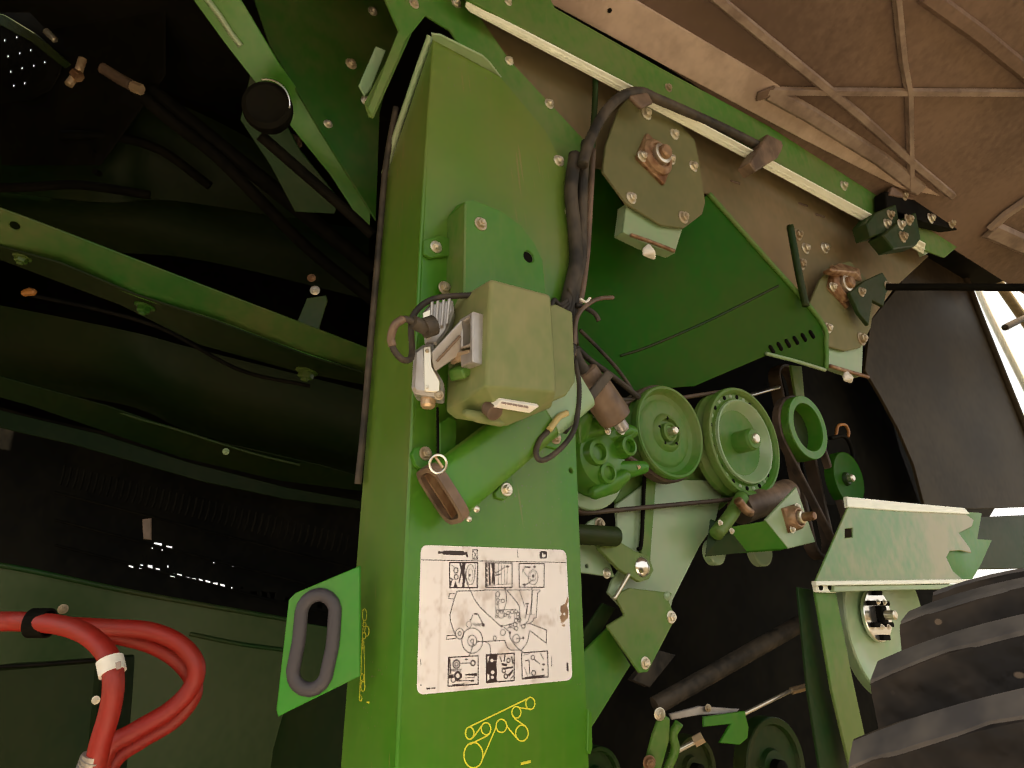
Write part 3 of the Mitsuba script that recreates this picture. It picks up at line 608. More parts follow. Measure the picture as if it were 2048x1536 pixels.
rib([(1400, -30), (1620, 150), (1720, 232), (1830, 330), (1905, 392)], 14, .012)
rib([(1792, -20), (1806, 120), (1818, 185), (1822, 380)], 12, .012)
rib([(1535, 182), (1700, 184), (2070, 186)], 13, .010)
rib([(1540, 186), (1620, 230), (1760, 318), (1840, 380)], 24, .010)
rib([(1850, -10), (1960, 70), (2070, 160)], 26, .012, 'shield_plastic')
rib([(1980, 458), (2010, 430), (2070, 388)], 14, .012)
rib([(1980, 460), (2070, 500)], 22, .016)
part(sh, 'lip_notch', rhull([SHP.hit(*p) + SHP.n * .006 for p in [(1515, 184), (1545, 172), (1536, 190), (1512, 198)]], .004), 'shield_plastic', 40)
part(sh, 'drain_hole', lathe(SHP.hit(1219, 21), SHP.n, [(.006, .0002), (.006, .001), (0, .001)], 14), 'black_grime_shade')

hb = thing('hinge_channel', 'black slotted channel between shield and rail end', 'channel')
HBp = S(0.06)
part(hb, 'body', prism(HBp, poly(HBp, [(1765, 385), (1905, 408), (1972, 448), (1978, 462), (1962, 474), (1845, 446), (1768, 418)], (), .003), -.03, .01, .003), 'black_grime_shade', 30)
part(hb, 'flange', prism(HBp, poly(HBp, [(1775, 378), (1900, 400), (1915, 380), (1925, 390), (1908, 418), (1770, 394)]), .004, .016, .002), 'shield_plastic', 30)
bolts(hb, HBp, [(1853, 440), (1894, 450), (1964, 468), (1800, 395)], 5, h=.012)
for k, (q, lab) in enumerate((([(1734, 446), (1750, 425), (1792, 408), (1800, 450), (1792, 462), (1742, 474)], 'left one of two dark green clamp blocks at the rail end'),
                              ([(1766, 470), (1795, 445), (1832, 424), (1842, 478), (1832, 492), (1788, 498)], 'lower right one of two dark green clamp blocks at the rail end'))):
    cb = thing('clamp_block', lab, 'clamp', 'clamp blocks at the rail end')
    P = S(0.075 + .02 * k)
    part(cb, 'body', prism(P, poly(P, q, (), .003), -.05, 0, .004), 'green_grime_shade', 30)
    bolts(cb, P, [(1772, 448), (1779, 430)] if k == 0 else [(1804, 474), (1800, 450), (1815, 440)], 5.5)
ep = solo('rail_end_plate', prism(S(0.012), poly(S(.012), [(1780, 398), (1850, 430), (1900, 478), (1850, 510), (1835, 470), (1790, 430)]), -.02, 0.0), 'pale_green', 'pale green end plate of the rail behind the clamp blocks', 'plate', smooth=30)

def bearing_plate(lab, outline, tail, knob, bc, br, bl, tailbolt, h, hole=None):
    k = thing('bearing_plate', lab, 'bearing plate', 'bearing plates on the tan side plate')
    panel(k, 'plate', S(h), outline, 'plate_dust', 0.006, r=.004)
    bearing(k, S(h), *bc, br, .045, ang=20)
    bolts(k, S(h), bl, 7)
    t = panel(k, 'tail_block', S(h - .012), tail, 'pale_green', 0.03)
    part(k, 'tail_clip', px_tube(tailbolt, 4, S(h), 8, 4), 'rusty_metal', True)
    c = S(h).hit(*knob)
    part(k, 'knob', rhull([c + TD * s * .014 + np.array([0, 0, 1]) * z for s in (-1, 1) for z in (-.004, .006)] + [c + ND * .012, c + np.array([0, 0, .02])], .006), 'white_plastic', 40)
    return k
b1 = bearing_plate('upper left eight sided tan bearing plate with a rusty bearing', [(1239, 216), (1262, 190), (1304, 198), (1348, 234), (1390, 280), (1398, 319), (1411, 405), (1405, 428), (1368, 456), (1322, 450), (1253, 407), (1206, 343), (1212, 290)],
    [(1253, 407), (1304, 440), (1366, 455), (1350, 506), (1294, 488), (1246, 464)], (1298, 508), (1307, 320), 34,
    [(1292, 228), (1348, 269), (1386, 333), (1262, 396), (1366, 435)], [(1262, 470), (1302, 484), (1348, 502)], 0.0)
b2 = bearing_plate('lower right tan bearing plate with a rusty bearing beside the thin rod', [(1640, 560), (1662, 532), (1700, 522), (1735, 560), (1750, 590), (1742, 655), (1722, 695), (1690, 702), (1655, 692), (1634, 650), (1618, 610)],
    [(1650, 680), (1690, 700), (1726, 688), (1724, 752), (1690, 742), (1655, 728)], (1695, 758), (1676, 574), 28,
    [(1655, 656), (1722, 678)], [(1660, 732), (1700, 744), (1736, 754)], -0.02)
part(b2, 'bearing_hood', rhull([S(.0).hit(*p) for p in [(1650, 545), (1680, 530), (1715, 540), (1720, 560)]] + [S(.02).hit(*p) for p in [(1660, 540), (1710, 545)]], .006), 'rusty_metal', 40)
part(b2, 'arm', prism(S(.02), poly(S(.02), [(1700, 585), (1728, 562), (1765, 545), (1782, 572), (1772, 588), (1768, 612), (1745, 600), (1738, 650), (1718, 625)]), -.012, 0, .002), 'green_grime_shade', 30)
bolts(b2, S(.02), [(1774, 572), (1722, 584)], 5)

rod = solo('prop_rod', px_tube([S(0.03).hit(1772, 573) * 0 + 0 for _ in ()] or [(1772, 574, 2.12), (1900, 574, 2.02), (2090, 575, 1.88)], 7.5, k=12), 'black_grime_shade', 'thin dark rod running level from the lower bearing plate to the right edge', 'rod', smooth=True)
part(b2, 'hinge_pin', px_tube([(1580, 452), (1596, 540), (1612, 612)], 7.5, S(.0), 8), 'green_grime_shade', True)
hk = solo('dark_spike', px_tube([(1191, 158), (1190, 200), (1184, 300)], 6, S(-.005), 8), 'green_grime_shade', 'dark upright pin between the post top and the upper bearing plate', 'pin', smooth=True)

hoze = thing('upper_hose', 'black hose curving over the upper bearing plate along the rail', 'hose')
part(hoze, 'hose', px_tube([(1165, 330), (1180, 280), (1210, 225), (1245, 192), (1280, 184), (1310, 196), (1370, 222), (1450, 258), (1526, 296)], 10, S(0.045)), 'rubber', True)
part(hoze, 'clamp', prism(S(.05), poly(S(.05), [(1487, 332), (1524, 275), (1552, 288), (1556, 300), (1545, 322), (1500, 350)], (), .004), -.02, .02, .004), 'brown_plastic', 30)
part(hoze, 'tie_block', rhull([S(.05).hit(*p) for p in [(1262, 196), (1292, 190), (1300, 205), (1280, 214)]], .006), 'brown_plastic', 40)

# ================================================================== cables down the right edge of the post
hn = thing('wiring_harness', 'bundle of black cables running down the right edge of the post', 'cable bundle')
part(hn, 'trunk', px_tube([(1150, 310), (1142, 380), (1148, 450), (1152, 520), (1140, 580), (1132, 620), (1138, 660)], 14, S(0.018)), 'rubber', True)
part(hn, 'trunk', px_tube([(1172, 285), (1166, 360), (1164, 450), (1162, 520), (1150, 575), (1144, 640), (1146, 690)], 11, S(0.015)), 'rubber', True)
part(hn, 'trunk', px_tube([(1186, 300), (1180, 400), (1174, 500), (1164, 580), (1152, 630)], 7, S(0.0)), 'brown_plastic', True)
for i, p in enumerate([[(1134, 600), (1120, 610), (1108, 600), (1104, 620), (1122, 632)], [(1140, 640), (1128, 652), (1112, 640), (1118, 622), (1136, 606)], [(1152, 610), (1172, 616), (1190, 628), (1198, 642)], [(1138, 575), (1146, 600), (1138, 628), (1126, 640)]]):
    part(hn, 'wire', px_tube(p, 5, S(0.03)), 'rubber', True)
part(hn, 'loose_end', px_tube([(1226, 595), (1200, 597), (1180, 606), (1160, 624), (1151, 650), (1148, 712)], 4.5, S(0.04)), 'brown_plastic', True, label='pale brown loose cable end')
part(hn, 'tie', px_tube([(1160, 598), (1172, 604), (1180, 596)], 3, S(.04), 8), 'white_plastic', True)
part(hn, 'lower_trunk', px_tube([(1146, 690), (1140, 730), (1146, 770), (1150, 800), (1142, 840), (1128, 862)], 8, S(0.05)), 'rubber', True)
cl = thing('drooping_cable', 'thin dark cable loop with a yellow sleeve hanging over the slanting tube', 'cable')
part(cl, 'cable', px_tube([(1150, 720), (1158, 770), (1156, 820), (1148, 860), (1128, 890), (1100, 914), (1080, 920), (1072, 905), (1080, 880), (1096, 862), (1112, 838)], 5.5, S(0.075)), 'rubber', True)
part(cl, 'sleeve', px_tube([(1098, 860), (1118, 834), (1134, 826)], 6.5, S(0.08), 10), 'sleeve_tan', True, label='yellowish sleeve on the cable')

mo = thing('small_motor', 'brown cylindrical motor with cables right of the olive housing', 'motor')
P = S(-0.02); m0, m1 = P.hit(1182, 765), P.hit(1236, 842); md = unit(m1 - m0); ml = np.linalg.norm(m1 - m0); mr = 32 * P.scale(1200, 800)
part(mo, 'case', lathe(m0, md, [(0, 0), (mr * .85, 0), (mr, .006), (mr, ml * .85), (mr * .93, ml * .95), (mr * .6, ml), (0, ml)], 32), 'brown_plastic', 35)
part(mo, 'end_nut', lathe(m1, md, [(mr * .4, -.002), (mr * .4, .02), (mr * .3, .025), (0, .025)], 16), 'alloy', 30)
part(mo, 'cap', lathe(m0 - md * .03, md, [(0, 0), (mr * .7, 0), (mr * .85, .005), (mr * .85, .03), (0, .03)], 28), 'brown_plastic', 35)
part(mo, 'clip', rhull([S(.03).hit(*p) for p in [(1178, 786), (1214, 744), (1222, 752), (1186, 796)]] + [S(.01).hit(*p) for p in [(1178, 786), (1214, 744)]], .004), 'rubber', 40)
part(mo, 'cable', px_tube([(1148, 690), (1180, 720), (1215, 745), (1250, 772), (1278, 795)], 6, S(-.03)), 'rubber', True)
part(mo, 'cable', px_tube([(1146, 700), (1156, 725), (1170, 745), (1185, 762)], 14, S(-.01)), 'rubber', True)
part(mo, 'cable', px_tube([(1160, 660), (1200, 700), (1240, 745), (1268, 792), (1240, 800)], 4, S(-.04)), 'rubber', True)

# ================================================================== green guard under the web plate
gu = thing('belt_guard', 'large dark green sloping guard sheet above the belt pulleys', 'guard')
GP = tri_plane((1420, 390, 1.93), (1645, 650, 2.02), (1250, 760, 1.72))
ed = [(1150, 300), (1200, 330), (1255, 425), (1330, 450), (1420, 386), (1530, 515), (1640, 638), (1652, 690), (1650, 742), (1540, 708), (1460, 742), (1390, 772), (1270, 782), (1150, 720)]
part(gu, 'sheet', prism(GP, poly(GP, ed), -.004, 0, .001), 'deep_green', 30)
part(gu, 'edge_roll', px_tube([(1418, 388), (1532, 516), (1640, 640), (1652, 692), (1652, 738)], 5, GP.off(.003), 8), 'green_dusty', True)
part(gu, 'lower_lip', px_tube([(1532, 707), (1590, 722), (1650, 740)], 4, GP.off(.006), 8), 'pale_green', True)
for k in range(6):
    part(gu, 'slot', rhull([GP.hit(1540 + 16 * k, 694 - 6 * k), GP.hit(1546 + 16 * k, 704 - 6 * k)], .006), 'black_grime_shade', 40)
part(gu, 'crease', px_tube([(1556, 572), (1420, 640), (1300, 692), (1240, 712)], 3, GP.off(-.001), 8), 'green_grime_shade', True)  # dark bead paints a shadow line across the sheet

# ================================================================== drive side: pulleys, belts, castings
def pulley(lab, u, v, rpx, h, w=.05, kind='dish', mat='green_paint', group='belt pulleys on the drive side'):
    k = thing('belt_pulley', lab, 'pulley', group)
    P = S(h); c = P.hit(u, v); r = rpx * P.scale(u, v) / 1.0
    if kind == 'dish':
        part(k, 'rim', lathe(c, ND, [(r * .86, -w), (r, -w), (r, -w * .72), (r * .93, -w * .5), (r, -w * .28), (r, .0), (r * .975, .004), (r * .93, .003), (r * .88, -.006)], 64), mat, 25)
        part(k, 'web', lathe(c, ND, [(r * .90, -.005), (r * .84, -.016), (r * .74, -.020), (r * .66, -.014), (r * .42, -.012), (r * .36, -.004), (r * .30, -.002), (r * .26, -.012), (0, -.012)], 64), mat, 35)
        part(k, 'hub', lathe(c - ND * .012, ND, [(r * .2, -.0), (r * .2, .012), (r * .15, .014), (r * .13, .010), (0, .010)], 28), 'green_dusty', 30)
        part(k, 'shaft_end', lathe(c - ND * .002, ND, [(r * .085, -.01), (r * .085, .018), (r * .06, .021), (0, .021)], 20), 'zinc', 30)
    if kind == 'drum':
        part(k, 'rim', lathe(c, ND, [(r * .86, -w), (r, -w), (r, -w * .75), (r * .92, -w * .5), (r, -w * .3), (r, -.002), (r * .985, .003), (r * .94, .004), (r * .90, -.003)], 72), mat, 25)
        part(k, 'bolt_band', lathe(c, ND, [(r * .91, -.002), (r * .88, -.010), (r * .80, -.011), (r * .775, -.004)], 72), 'green_dusty', 30)
        part(k, 'inner_ring', lathe(c, ND, [(r * .775, -.004), (r * .765, .003), (r * .74, .004), (r * .70, -.001), (r * .60, -.020)], 72), 'pale_green', 35)
        part(k, 'web', lathe(c, ND, [(r * .60, -.020), (r * .4, -.026), (r * .3, -.022), (0, -.022)], 72), 'green_dusty', 35)
        for i in range(28):
            a = i * 2 * math.pi / 28
            bolt(k, c + (TD * math.cos(a) + np.array([0, 0, 1]) * math.sin(a)) * r * .845 - ND * .0105, ND, r * .030, 'carriage', 'black_grime_shade' if i % 2 else 'pale_green', name='rim_bolt')
        part(k, 'hub', lathe(c - ND * .022, ND, [(r * .2, 0), (r * .2, .045), (r * .17, .052), (0, .052)], 32), 'green_dusty', 30)
        part(k, 'shaft_end', lathe(c + ND * .03, ND, [(r * .09, 0), (r * .09, .006), (r * .07, .009), (0, .009)], 20), 'zinc', 30)
    if kind == 'ring':
        part(k, 'rim', lathe(c, ND, [(r, -w), (r, -.003), (r * .985, 0), (r * .76, 0), (r * .74, -.004), (r * .73, -w * 1.1)], 48), mat, 25)
        part(k, 'web', lathe(c - ND * w * .95, ND, [(r * .75, 0), (r * .3, -.004), (0, -.004)], 40), 'green_grime_shade', 35)
    if kind == 'flat':
        part(k, 'rim', lathe(c, ND, [(r * .9, -w), (r, -w), (r, -.002), (r * .98, .001), (r * .95, -.001), (r * .6, -.008), (r * .3, -.010), (0, -.010)], 44), mat, 30)
        part(k, 'hub', lathe(c - ND * .01, ND, [(r * .26, 0), (r * .24, .006), (r * .2, .010), (0, .010)], 24), 'green_grime_shade', 30)
        part(k, 'shaft_end', lathe(c, ND, [(r * .14, 0), (r * .14, .012), (r * .1, .016), (0, .016)], 18), 'zinc', 30)
    return k, c, r
p1, c1, r1 = pulley('left dished green pulley with a small bolt circle at its hub', 1341, 863, 90, -0.10, mat='green_dusty')
p2, c2, r2 = pulley('large green pulley with a ring of rivets and a long hub', 1490, 882, 104, -0.10, .055, 'drum', 'green_dusty')
p3, c3, r3 = pulley('hollow green ring pulley with a dark inside', 1617, 854, 59, -0.12, .05, 'ring')
p4, c4, r4 = pulley('small plain green pulley above the dusty guard panel', 1698, 957, 50, -0.14, .03, 'flat', 'deep_green')
for i in range(5):
    a = i * 2 * math.pi / 5 + .4
    bolt(p1, c1 + (TD * math.cos(a) + np.array([0, 0, 1]) * math.sin(a)) * r1 * .3 - ND * .004, ND, r1 * .028, 'carriage', 'black_grime_shade', name='hub_bolt')

# gear casting half hidden by the post
gc = thing('gear_casting', 'lumpy green casting with a round disc beside the right edge of the post', 'casting')
P = S(-0.12); cg = P.hit(1178, 922); rg = 95 * P.scale(1178, 922)
part(gc, 'disc', lathe(cg, ND, [(rg * .96, -.03), (rg, -.03), (rg, -.002), (rg * .98, 0), (rg * .76, .002), (rg * .72, -.004), (0, -.004)], 56), 'pale_green', 30)
part(gc, 'body', lathe(cg + ND * .0, ND, [(rg * .74, -.01), (rg * .72, .022), (rg * .6, .045), (rg * .35, .055), (0, .055)], 40), 'green_paint', 35)
for u, v, r, l in [(1212, 905, 20, .075), (1158, 915, 26, .065), (1180, 955, 22, .06)]:
    c = P.hit(u, v); s = r * P.scale(u, v)
    part(gc, 'boss', lathe(c, ND, [(s * 1.15, .02), (s, l * .8), (s * .92, l), (s * .65, l + .002), (s * .6, l - .012), (0, l - .012)], 28), 'green_paint', 30)
for q in ([(1205, 880), (1225, 862), (1245, 866)], [(1225, 935), (1250, 945), (1272, 938)], [(1165, 872), (1185, 850), (1200, 858)], [(1225, 900), (1240, 880), (1250, 868)], [(1160, 880), (1152, 850), (1160, 838)], [(1190, 985), (1220, 975), (1235, 955)]):
    part(gc, 'lug', rhull([S(-.085).hit(*p) + ND * .01 * i for i, p in enumerate(q)], .015), 'green_paint', True)
part(gc, 'grease_nipple', lathe(S(-.06).hit(1272, 936), unit(TD + [0, 0, .3]), [(.006, 0), (.006, .01), (.003, .014), (0, .014)], 10), 'brass', 30)
bolts(gc, S(-.055), [(1215, 862), (1243, 862)], 6)

def belt_loop(lab, circles, h, wid, th, key='drive_belt'):
    P = S(h)
    g = unary_union([Point(*[(c - P.o) @ P.ex, (c - P.o) @ P.ey]).buffer(r, quad_segs=24) for c, r in circles]).convex_hull
    band = g.buffer(th, quad_segs=24).difference(g)
    return solo(key, prism(P, band, -wid, 0, .003), 'belt_rubber', lab, 'belt', 'drive belts', smooth=25)
belt_loop('dark belt from the half hidden casting to the large riveted pulley', [(cg - ND * .02, rg * .98), (c2, r2 * .95)], -.135, .022, .010)
belt_loop('dark belt round the left dished pulley and the small casting boss', [(S(-.13).hit(1205, 862), .02), (c1, r1 * .95)], -.115, .026, .012)
belt_loop('dark belt between the hollow ring pulley and the drives below it', [(c3, r3 * .98), (S(-.14).hit(1690, 1060), .05)], -.145, .024, .010)
belt_loop('wide dark belt hanging straight down behind the hollow ring pulley', [(S(-.2).hit(1580, 760), .045), (S(-.2).hit(1650, 1080), .045)], -.20, .04, .012)

sw = thing('side_plate', 'pale grey green plate below the belt with a dark curved edge', 'plate')
UP1 = S(-0.17)
panel(sw, 'plate', UP1, [(1232, 1010), (1300, 960), (1450, 960), (1430, 1050), (1400, 1092), (1346, 1200), (1340, 1225), (1255, 1228), (1216, 1185), (1225, 1160), (1240, 1140)], 'pale_green', 0.006)
panel(sw, 'upper_plate', S(-.185), [(1230, 1000), (1300, 880), (1460, 860), (1462, 1000), (1440, 1020), (1380, 1030), (1240, 1030)], 'green_dusty', 0.006)
lp = thing('cover_plate', 'square green cover plate with three bolts set at an angle', 'plate')
panel(lp, 'plate', S(-0.145), [(1230, 1190), (1260, 1176), (1346, 1186), (1338, 1202), (1352, 1236), (1296, 1344), (1280, 1346), (1214, 1252), (1250, 1230)], 'green_dusty', 0.006, r=.003)
bolts(lp, S(-.145), [(1342, 1234), (1290, 1326)], 9); bolts(lp, S(-.145), [(1334, 1192)], 6, kind='carriage', mat='pale_green')
sb = thing('diagonal_brace', 'wide flat green brace slanting down behind the post', 'brace')
panel(sb, 'plate', S(-0.19), [(1216, 1256), (1262, 1330), (1180, 1462), (1140, 1520), (1140, 1330)], 'green_paint', 0.006)
panel(sb, 'upper_strip', S(-0.21), [(1206, 1206), (1232, 1216), (1175, 1310), (1150, 1340), (1150, 1290)], 'green_grime_shade', 0.006)
li = thing('tension_link', 'upright flat olive bar behind the long belt', 'bar')
panel(li, 'bar', S(-0.16), [(1292, 942), (1314, 946), (1304, 1080), (1300, 1140), (1280, 1130), (1286, 1080)], 'green_dusty', 0.008, r=.002)
part(li, 'edge_slot', px_tube([(1289, 950), (1283, 1080), (1276, 1100)], 4, S(-.158), 8), 'black_grime_shade', True)
ta = thing('tension_lever', 'olive lever arm with a round pivot and a bright round bolt', 'lever')
panel(ta, 'arm', S(-0.13), [(1196, 1095), (1232, 1078), (1270, 1102), (1298, 1112), (1308, 1140), (1298, 1158), (1280, 1164), (1240, 1140)], 'green_dusty', 0.010, r=.004)
TB0 = S(-.13).hit(1218, 1075)
part(ta, 'pivot_barrel', lathe(TB0 - TD * .12 + ND * .005, TD * 1.0 + ND * .15, [(.021, 0), (.021, .12), (.019, .124), (0, .124)], 26), 'green_grime_shade', 30)
part(ta, 'pivot_end', lathe(TB0, ND, [(.022, -.06), (.022, .016), (.019, .02), (.016, .02), (.015, .012), (.009, .012), (.009, .022), (0, .022)], 28), 'green_dusty', 30)
bolts(ta, S(-.13), [(1284, 1134)], 13, kind='carriage', mat='chrome')
part(ta, 'rod', px_tube([(1258, 1148), (1244, 1172), (1228, 1198)], 4, S(-.12), 8), 'zinc', True)
bp_ = thing('pivot_plate', 'small lobed pale plate behind the lever pivot', 'plate')
panel(bp_, 'plate', S(-.16), [(1160, 1060), (1180, 1042), (1196, 1034), (1208, 1042), (1216, 1070), (1222, 1130), (1230, 1155), (1195, 1150), (1160, 1145)], 'pale_green', .006, [ellipse(S(-.16), 1174, 1132, 4)], r=.003)
bolts(bp_, S(-.16), [(1199, 1048), (1213, 1147)], 8)

bb = thing('bearing_bracket', 'green box bracket with a bearing on its pale angled face', 'bracket')
BF = S(-0.03)
panel(bb, 'face_plate', BF, [(1593, 974), (1631, 1084), (1577, 1097), (1531, 1040)], 'pale_green', .006)
bearing(bb, BF, 1582, 1037, 25, .06, 60, mat='rusty_metal')
q1 = [BF.hit(1531, 1042), BF.hit(1575, 1096), S(-.1).hit(1492, 1102), S(-.1).hit(1455, 1055)]
part(bb, 'box', hull(np.vstack([np.array(q1), np.array(q1) - ND * .02 + np.array([0, 0, -.004])])), 'green_paint')
part(bb, 'inner_wall', wall3([S(-.1).hit(1455, 1050), S(-.1).hit(1494, 1103), S(-.13).hit(1410, 1112), S(-.13).hit(1420, 1040)], .005, None), 'green_grime_shade')
part(bb, 'tube', px_tube([(1432, 1068), (1462, 1030), (1485, 992)], 14, S(-.1), 18), 'green_dusty', True)
part(bb, 'bracket_stub', px_tube([(1475, 1000), (1490, 1018), (1502, 1026)], 9, S(-.07), 12), 'rusty_metal', True)
bolts(bb, S(-.09), [(1440, 1046), (1463, 1062)], 5)
rl = solo('dark_roller', tube([S(-.12).hit(1480, 1020), S(-.12).hit(1575, 985)], 28 * S(-.12).scale(1500, 1000), 24, smooth=False), 'brown_plastic', 'dark brown roller above the box bracket', 'roller', smooth=40)
for u, v, r, lab in ((1525, 1108, 32, 'right one of two pale discs peeping out under the box bracket'), (1434, 1112, 26, 'left one of two pale discs peeping out under the box bracket')):
    P = S(-.16); solo('idler_disc', lathe(P.hit(u, v - 8), ND, [(0, -.02), (r * P.scale(u, v), -.02), (r * P.scale(u, v), 0), (r * .9 * P.scale(u, v), .003), (0, .003)], 36), 'pale_green', lab, 'disc', 'pale discs under the box bracket', smooth=30)

# right: guard panel, channel, drive disc
gd = thing('guard_panel', 'dusty pale green guard panel whose ragged right edge draws a reflection above the tyre', 'panel')
GD = S(0.02)
panel(gd, 'unlit_end', GD.off(-.012), [(1850, 1016), (1964, 1026), (1955, 1078), (1984, 1080), (1962, 1130), (1942, 1164), (1850, 1164)], 'green_paint', .004)  # darker green sheet added where the pale reflection stops
panel(gd, 'face', GD, [(1698, 1010), (1800, 1020), (1930, 1026), (1948, 1040), (1944, 1053), (1918, 1066), (1940, 1096), (1943, 1106), (1922, 1101), (1900, 1102), (1893, 1115), (1906, 1142), (1930, 1163), (1631, 1163)], 'panel_dust_sheen', .004, [[(1690, 1058), (1706, 1056), (1706, 1074), (1690, 1076)]])  # ragged outline is the edge of a painted reflection
FL = Plane(GD.hit(1800, 1012), unit(ND * 0.5 + np.array([0, 0, 1.0]) * .25), TD)
panel(gd, 'top_flange', GD.off(.006), [(1694, 993), (1800, 1004), (1930, 1016), (1940, 1028), (1800, 1022), (1696, 1014)], 'pale_lit_trim', .01)
panel(gd, 'bottom_rail', GD.off(.010), [(1632, 1162), (1800, 1160), (1945, 1158), (1945, 1166), (1800, 1169), (1634, 1171)], 'pale_lit_trim', .012)
panel(gd, 'bottom_rail', GD.off(.004), [(1668, 1172), (1800, 1170), (1940, 1168), (1920, 1178), (1800, 1180), (1670, 1184)], 'pale_green', .012)
vc = thing('channel_post', 'upright green channel with a pale lit edge left of the tyre', 'post')
panel(vc, 'web', S(-.03), [(1596, 1174), (1634, 1180), (1666, 1380), (1712, 1600), (1650, 1600), (1616, 1380)], 'green_grime_shade', .006)
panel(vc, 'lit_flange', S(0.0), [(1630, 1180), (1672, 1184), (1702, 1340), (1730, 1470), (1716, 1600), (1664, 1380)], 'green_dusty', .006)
panel(vc, 'head', S(.012), [(1629, 1166), (1671, 1167), (1673, 1186), (1633, 1184)], 'pale_lit_trim', .008)
bolts(vc, S(.012), [(1641, 1174), (1659, 1174)], 5, mat='black_grime_shade', kind='carriage')
dd = thing('drive_disc', 'large glossy pale disc with an oval bright hub behind the tyre', 'disc')
P = S(-.06); cd = P.hit(1775, 1238); rd = 150 * P.scale(1775, 1238)
part(dd, 'dish', lathe(cd, ND, [(rd * .97, -.03), (rd, -.03), (rd, -.004), (rd * .985, 0), (rd * .95, -.004), (rd * .8, -.022), (rd * .55, -.03), (rd * .3, -.026), (0, -.026)], 72), 'pale_green', 35)
hb_ = part(dd, 'hub_plate', lathe(P.hit(1764, 1230) - ND * .02, ND, [(rd * .34, 0), (rd * .34, .008), (rd * .33, .010), (0, .010)], 40), 'chrome', 30)
HP = Plane(P.hit(1764, 1230) - ND * .009, ND, TD); ppx = HP.scale(1764, 1230)
part(hb_, 'key_block', prism(HP, Polygon(np.array([[-9, -17], [11, -17], [11, 17], [-9, 17]]) * ppx), 0, .018, .003), 'black_grime_shade', 30)
for x, y, wx, wy in ((-22, 22, 34, 9), (20, 22, 30, 9), (-20, -18, 34, 9), (22, -18, 30, 9), (0, 42, 26, 9), (2, -42, 26, 10)):
    part(hb_, 'clamp_bar', prism(HP, Polygon((np.array([[-.5, -.5], [.5, -.5], [.5, .5], [-.5, .5]]) * [wx, wy] + [x, y]) * ppx), 0, .012, .002), 'black_grime_shade', 30)
part(hb_, 'shaft', lathe(HP.o, ND, [(9 * ppx, .02), (9 * ppx, .045), (6 * ppx, .048), (0, .048)], 20), 'zinc', 30)
for x, y in ((-12, 24), (12, 24), (-12, -22), (12, -22)):
    bolt(hb_, HP.up3(np.array([x * ppx, y * ppx]), .012), ND, 4 * ppx)

# tyre: its tread lugs face us
ty = thing('tractor_tyre', 'big black lugged tyre at the lower right corner', 'tyre')
TW = np.array(TYRE_C); TR, TWID = TYRE_TOP - .042, TYRE_W
def tyre_pt(th, w, h=0.0):
    """th: turn from the top towards the front; w: across, -1 inner to 1 outer"""
    rr = TR - .06 * TR * abs(w) ** 2.5 + h
    d = np.array([0, 0, 1]) * math.cos(th) - TD * math.sin(th)
    return TW + ND * w * TWID / 2 + d * rr, d
prof = [(TR * .62, -TWID * .42), (TR * .75, -TWID * .52), (TR * .88, -TWID * .53), (TR * .94, -TWID * .5)] + [(TR - .06 * TR * abs(w) ** 2.5, w * TWID / 2) for w in np.linspace(-.96, .96, 13)] + [(TR * .94, TWID * .5), (TR * .88, TWID * .53), (TR * .75, TWID * .52), (TR * .62, TWID * .42)]
part(ty, 'carcass', lathe(TW, ND, prof, 96), 'tyre_bump', 30)
def lug(th0):
    """one bar across the tread, its tread face near the top radius; corners slightly rounded"""
    V = []; n = 17
    for i in range(n):
        s = i / (n - 1); w = -1.03 + 2.06 * s; th = th0 + LUG_SLANT * s
        wob = .0015 * math.sin(9 * s + 40 * th0)
        V.append([tyre_pt(th + (a + wob) / TYRE_TOP, w, h)[0] for a, h in ((-.006, -.01), (.088, -.01), (.044, .034), (.037, .040), (.004, .0415), (.0, .037))])
    V = np.array(V); k = V.shape[1]; F = []
    i = np.arange(k); j = (i + 1) % k
    for q in range(n - 1): F += [np.stack([q * k + i, q * k + j, (q + 1) * k + j], 1), np.stack([q * k + i, (q + 1) * k + j, (q + 1) * k + i], 1)]
    fan = np.array([[0, m, m + 1] for m in range(1, k - 1)])
    F += [fan[:, ::-1], fan + (n - 1) * k]
    m = trimesh.Trimesh(V.reshape(-1, 3), np.vstack(F), process=False); m.fix_normals(); return m
def tread(th0):
    V = []
    for s in np.linspace(0, 1, 17):
        w = -1.025 + 2.05 * s; th = th0 + LUG_SLANT * s
        e = .0018 * math.sin(23 * s + 11 * th0) + .001 * math.sin(57 * s)
        V.append([tyre_pt(th + a / TYRE_TOP, w, h)[0] for a, h in ((.003, .039), (.037 + e, .039), (.035 + e, .0428), (.006, .0432))])
    V = np.array(V); k = 4; F = []; i = np.arange(k); j = (i + 1) % k
    for q in range(16): F += [np.stack([q * k + i, q * k + j, (q + 1) * k + j], 1), np.stack([q * k + i, (q + 1) * k + j, (q + 1) * k + i], 1)]
    F += [np.array([[0, 2, 1], [0, 3, 2]]), np.array([[0, 1, 2], [0, 2, 3]]) + 64]
    m = trimesh.Trimesh(V.reshape(-1, 3), np.vstack(F), process=False); m.fix_normals(); return m
for i in range(25):
    th = i * 2 * math.pi / 25 + LUG_PHASE
    k = part(ty, 'lug', lug(th), 'tyre_bump', 30)
    part(k, 'tread_face', tread(th), 'tread_worn_lit', 30)
part(ty, 'rim', lathe(TW, ND, [(TR * .63, -TWID * .42), (TR * .6, -TWID * .40), (TR * .58, -TWID * .1), (TR * .2, -TWID * .05), (0, -TWID * .05)], 48), 'yellow_ink', 30)

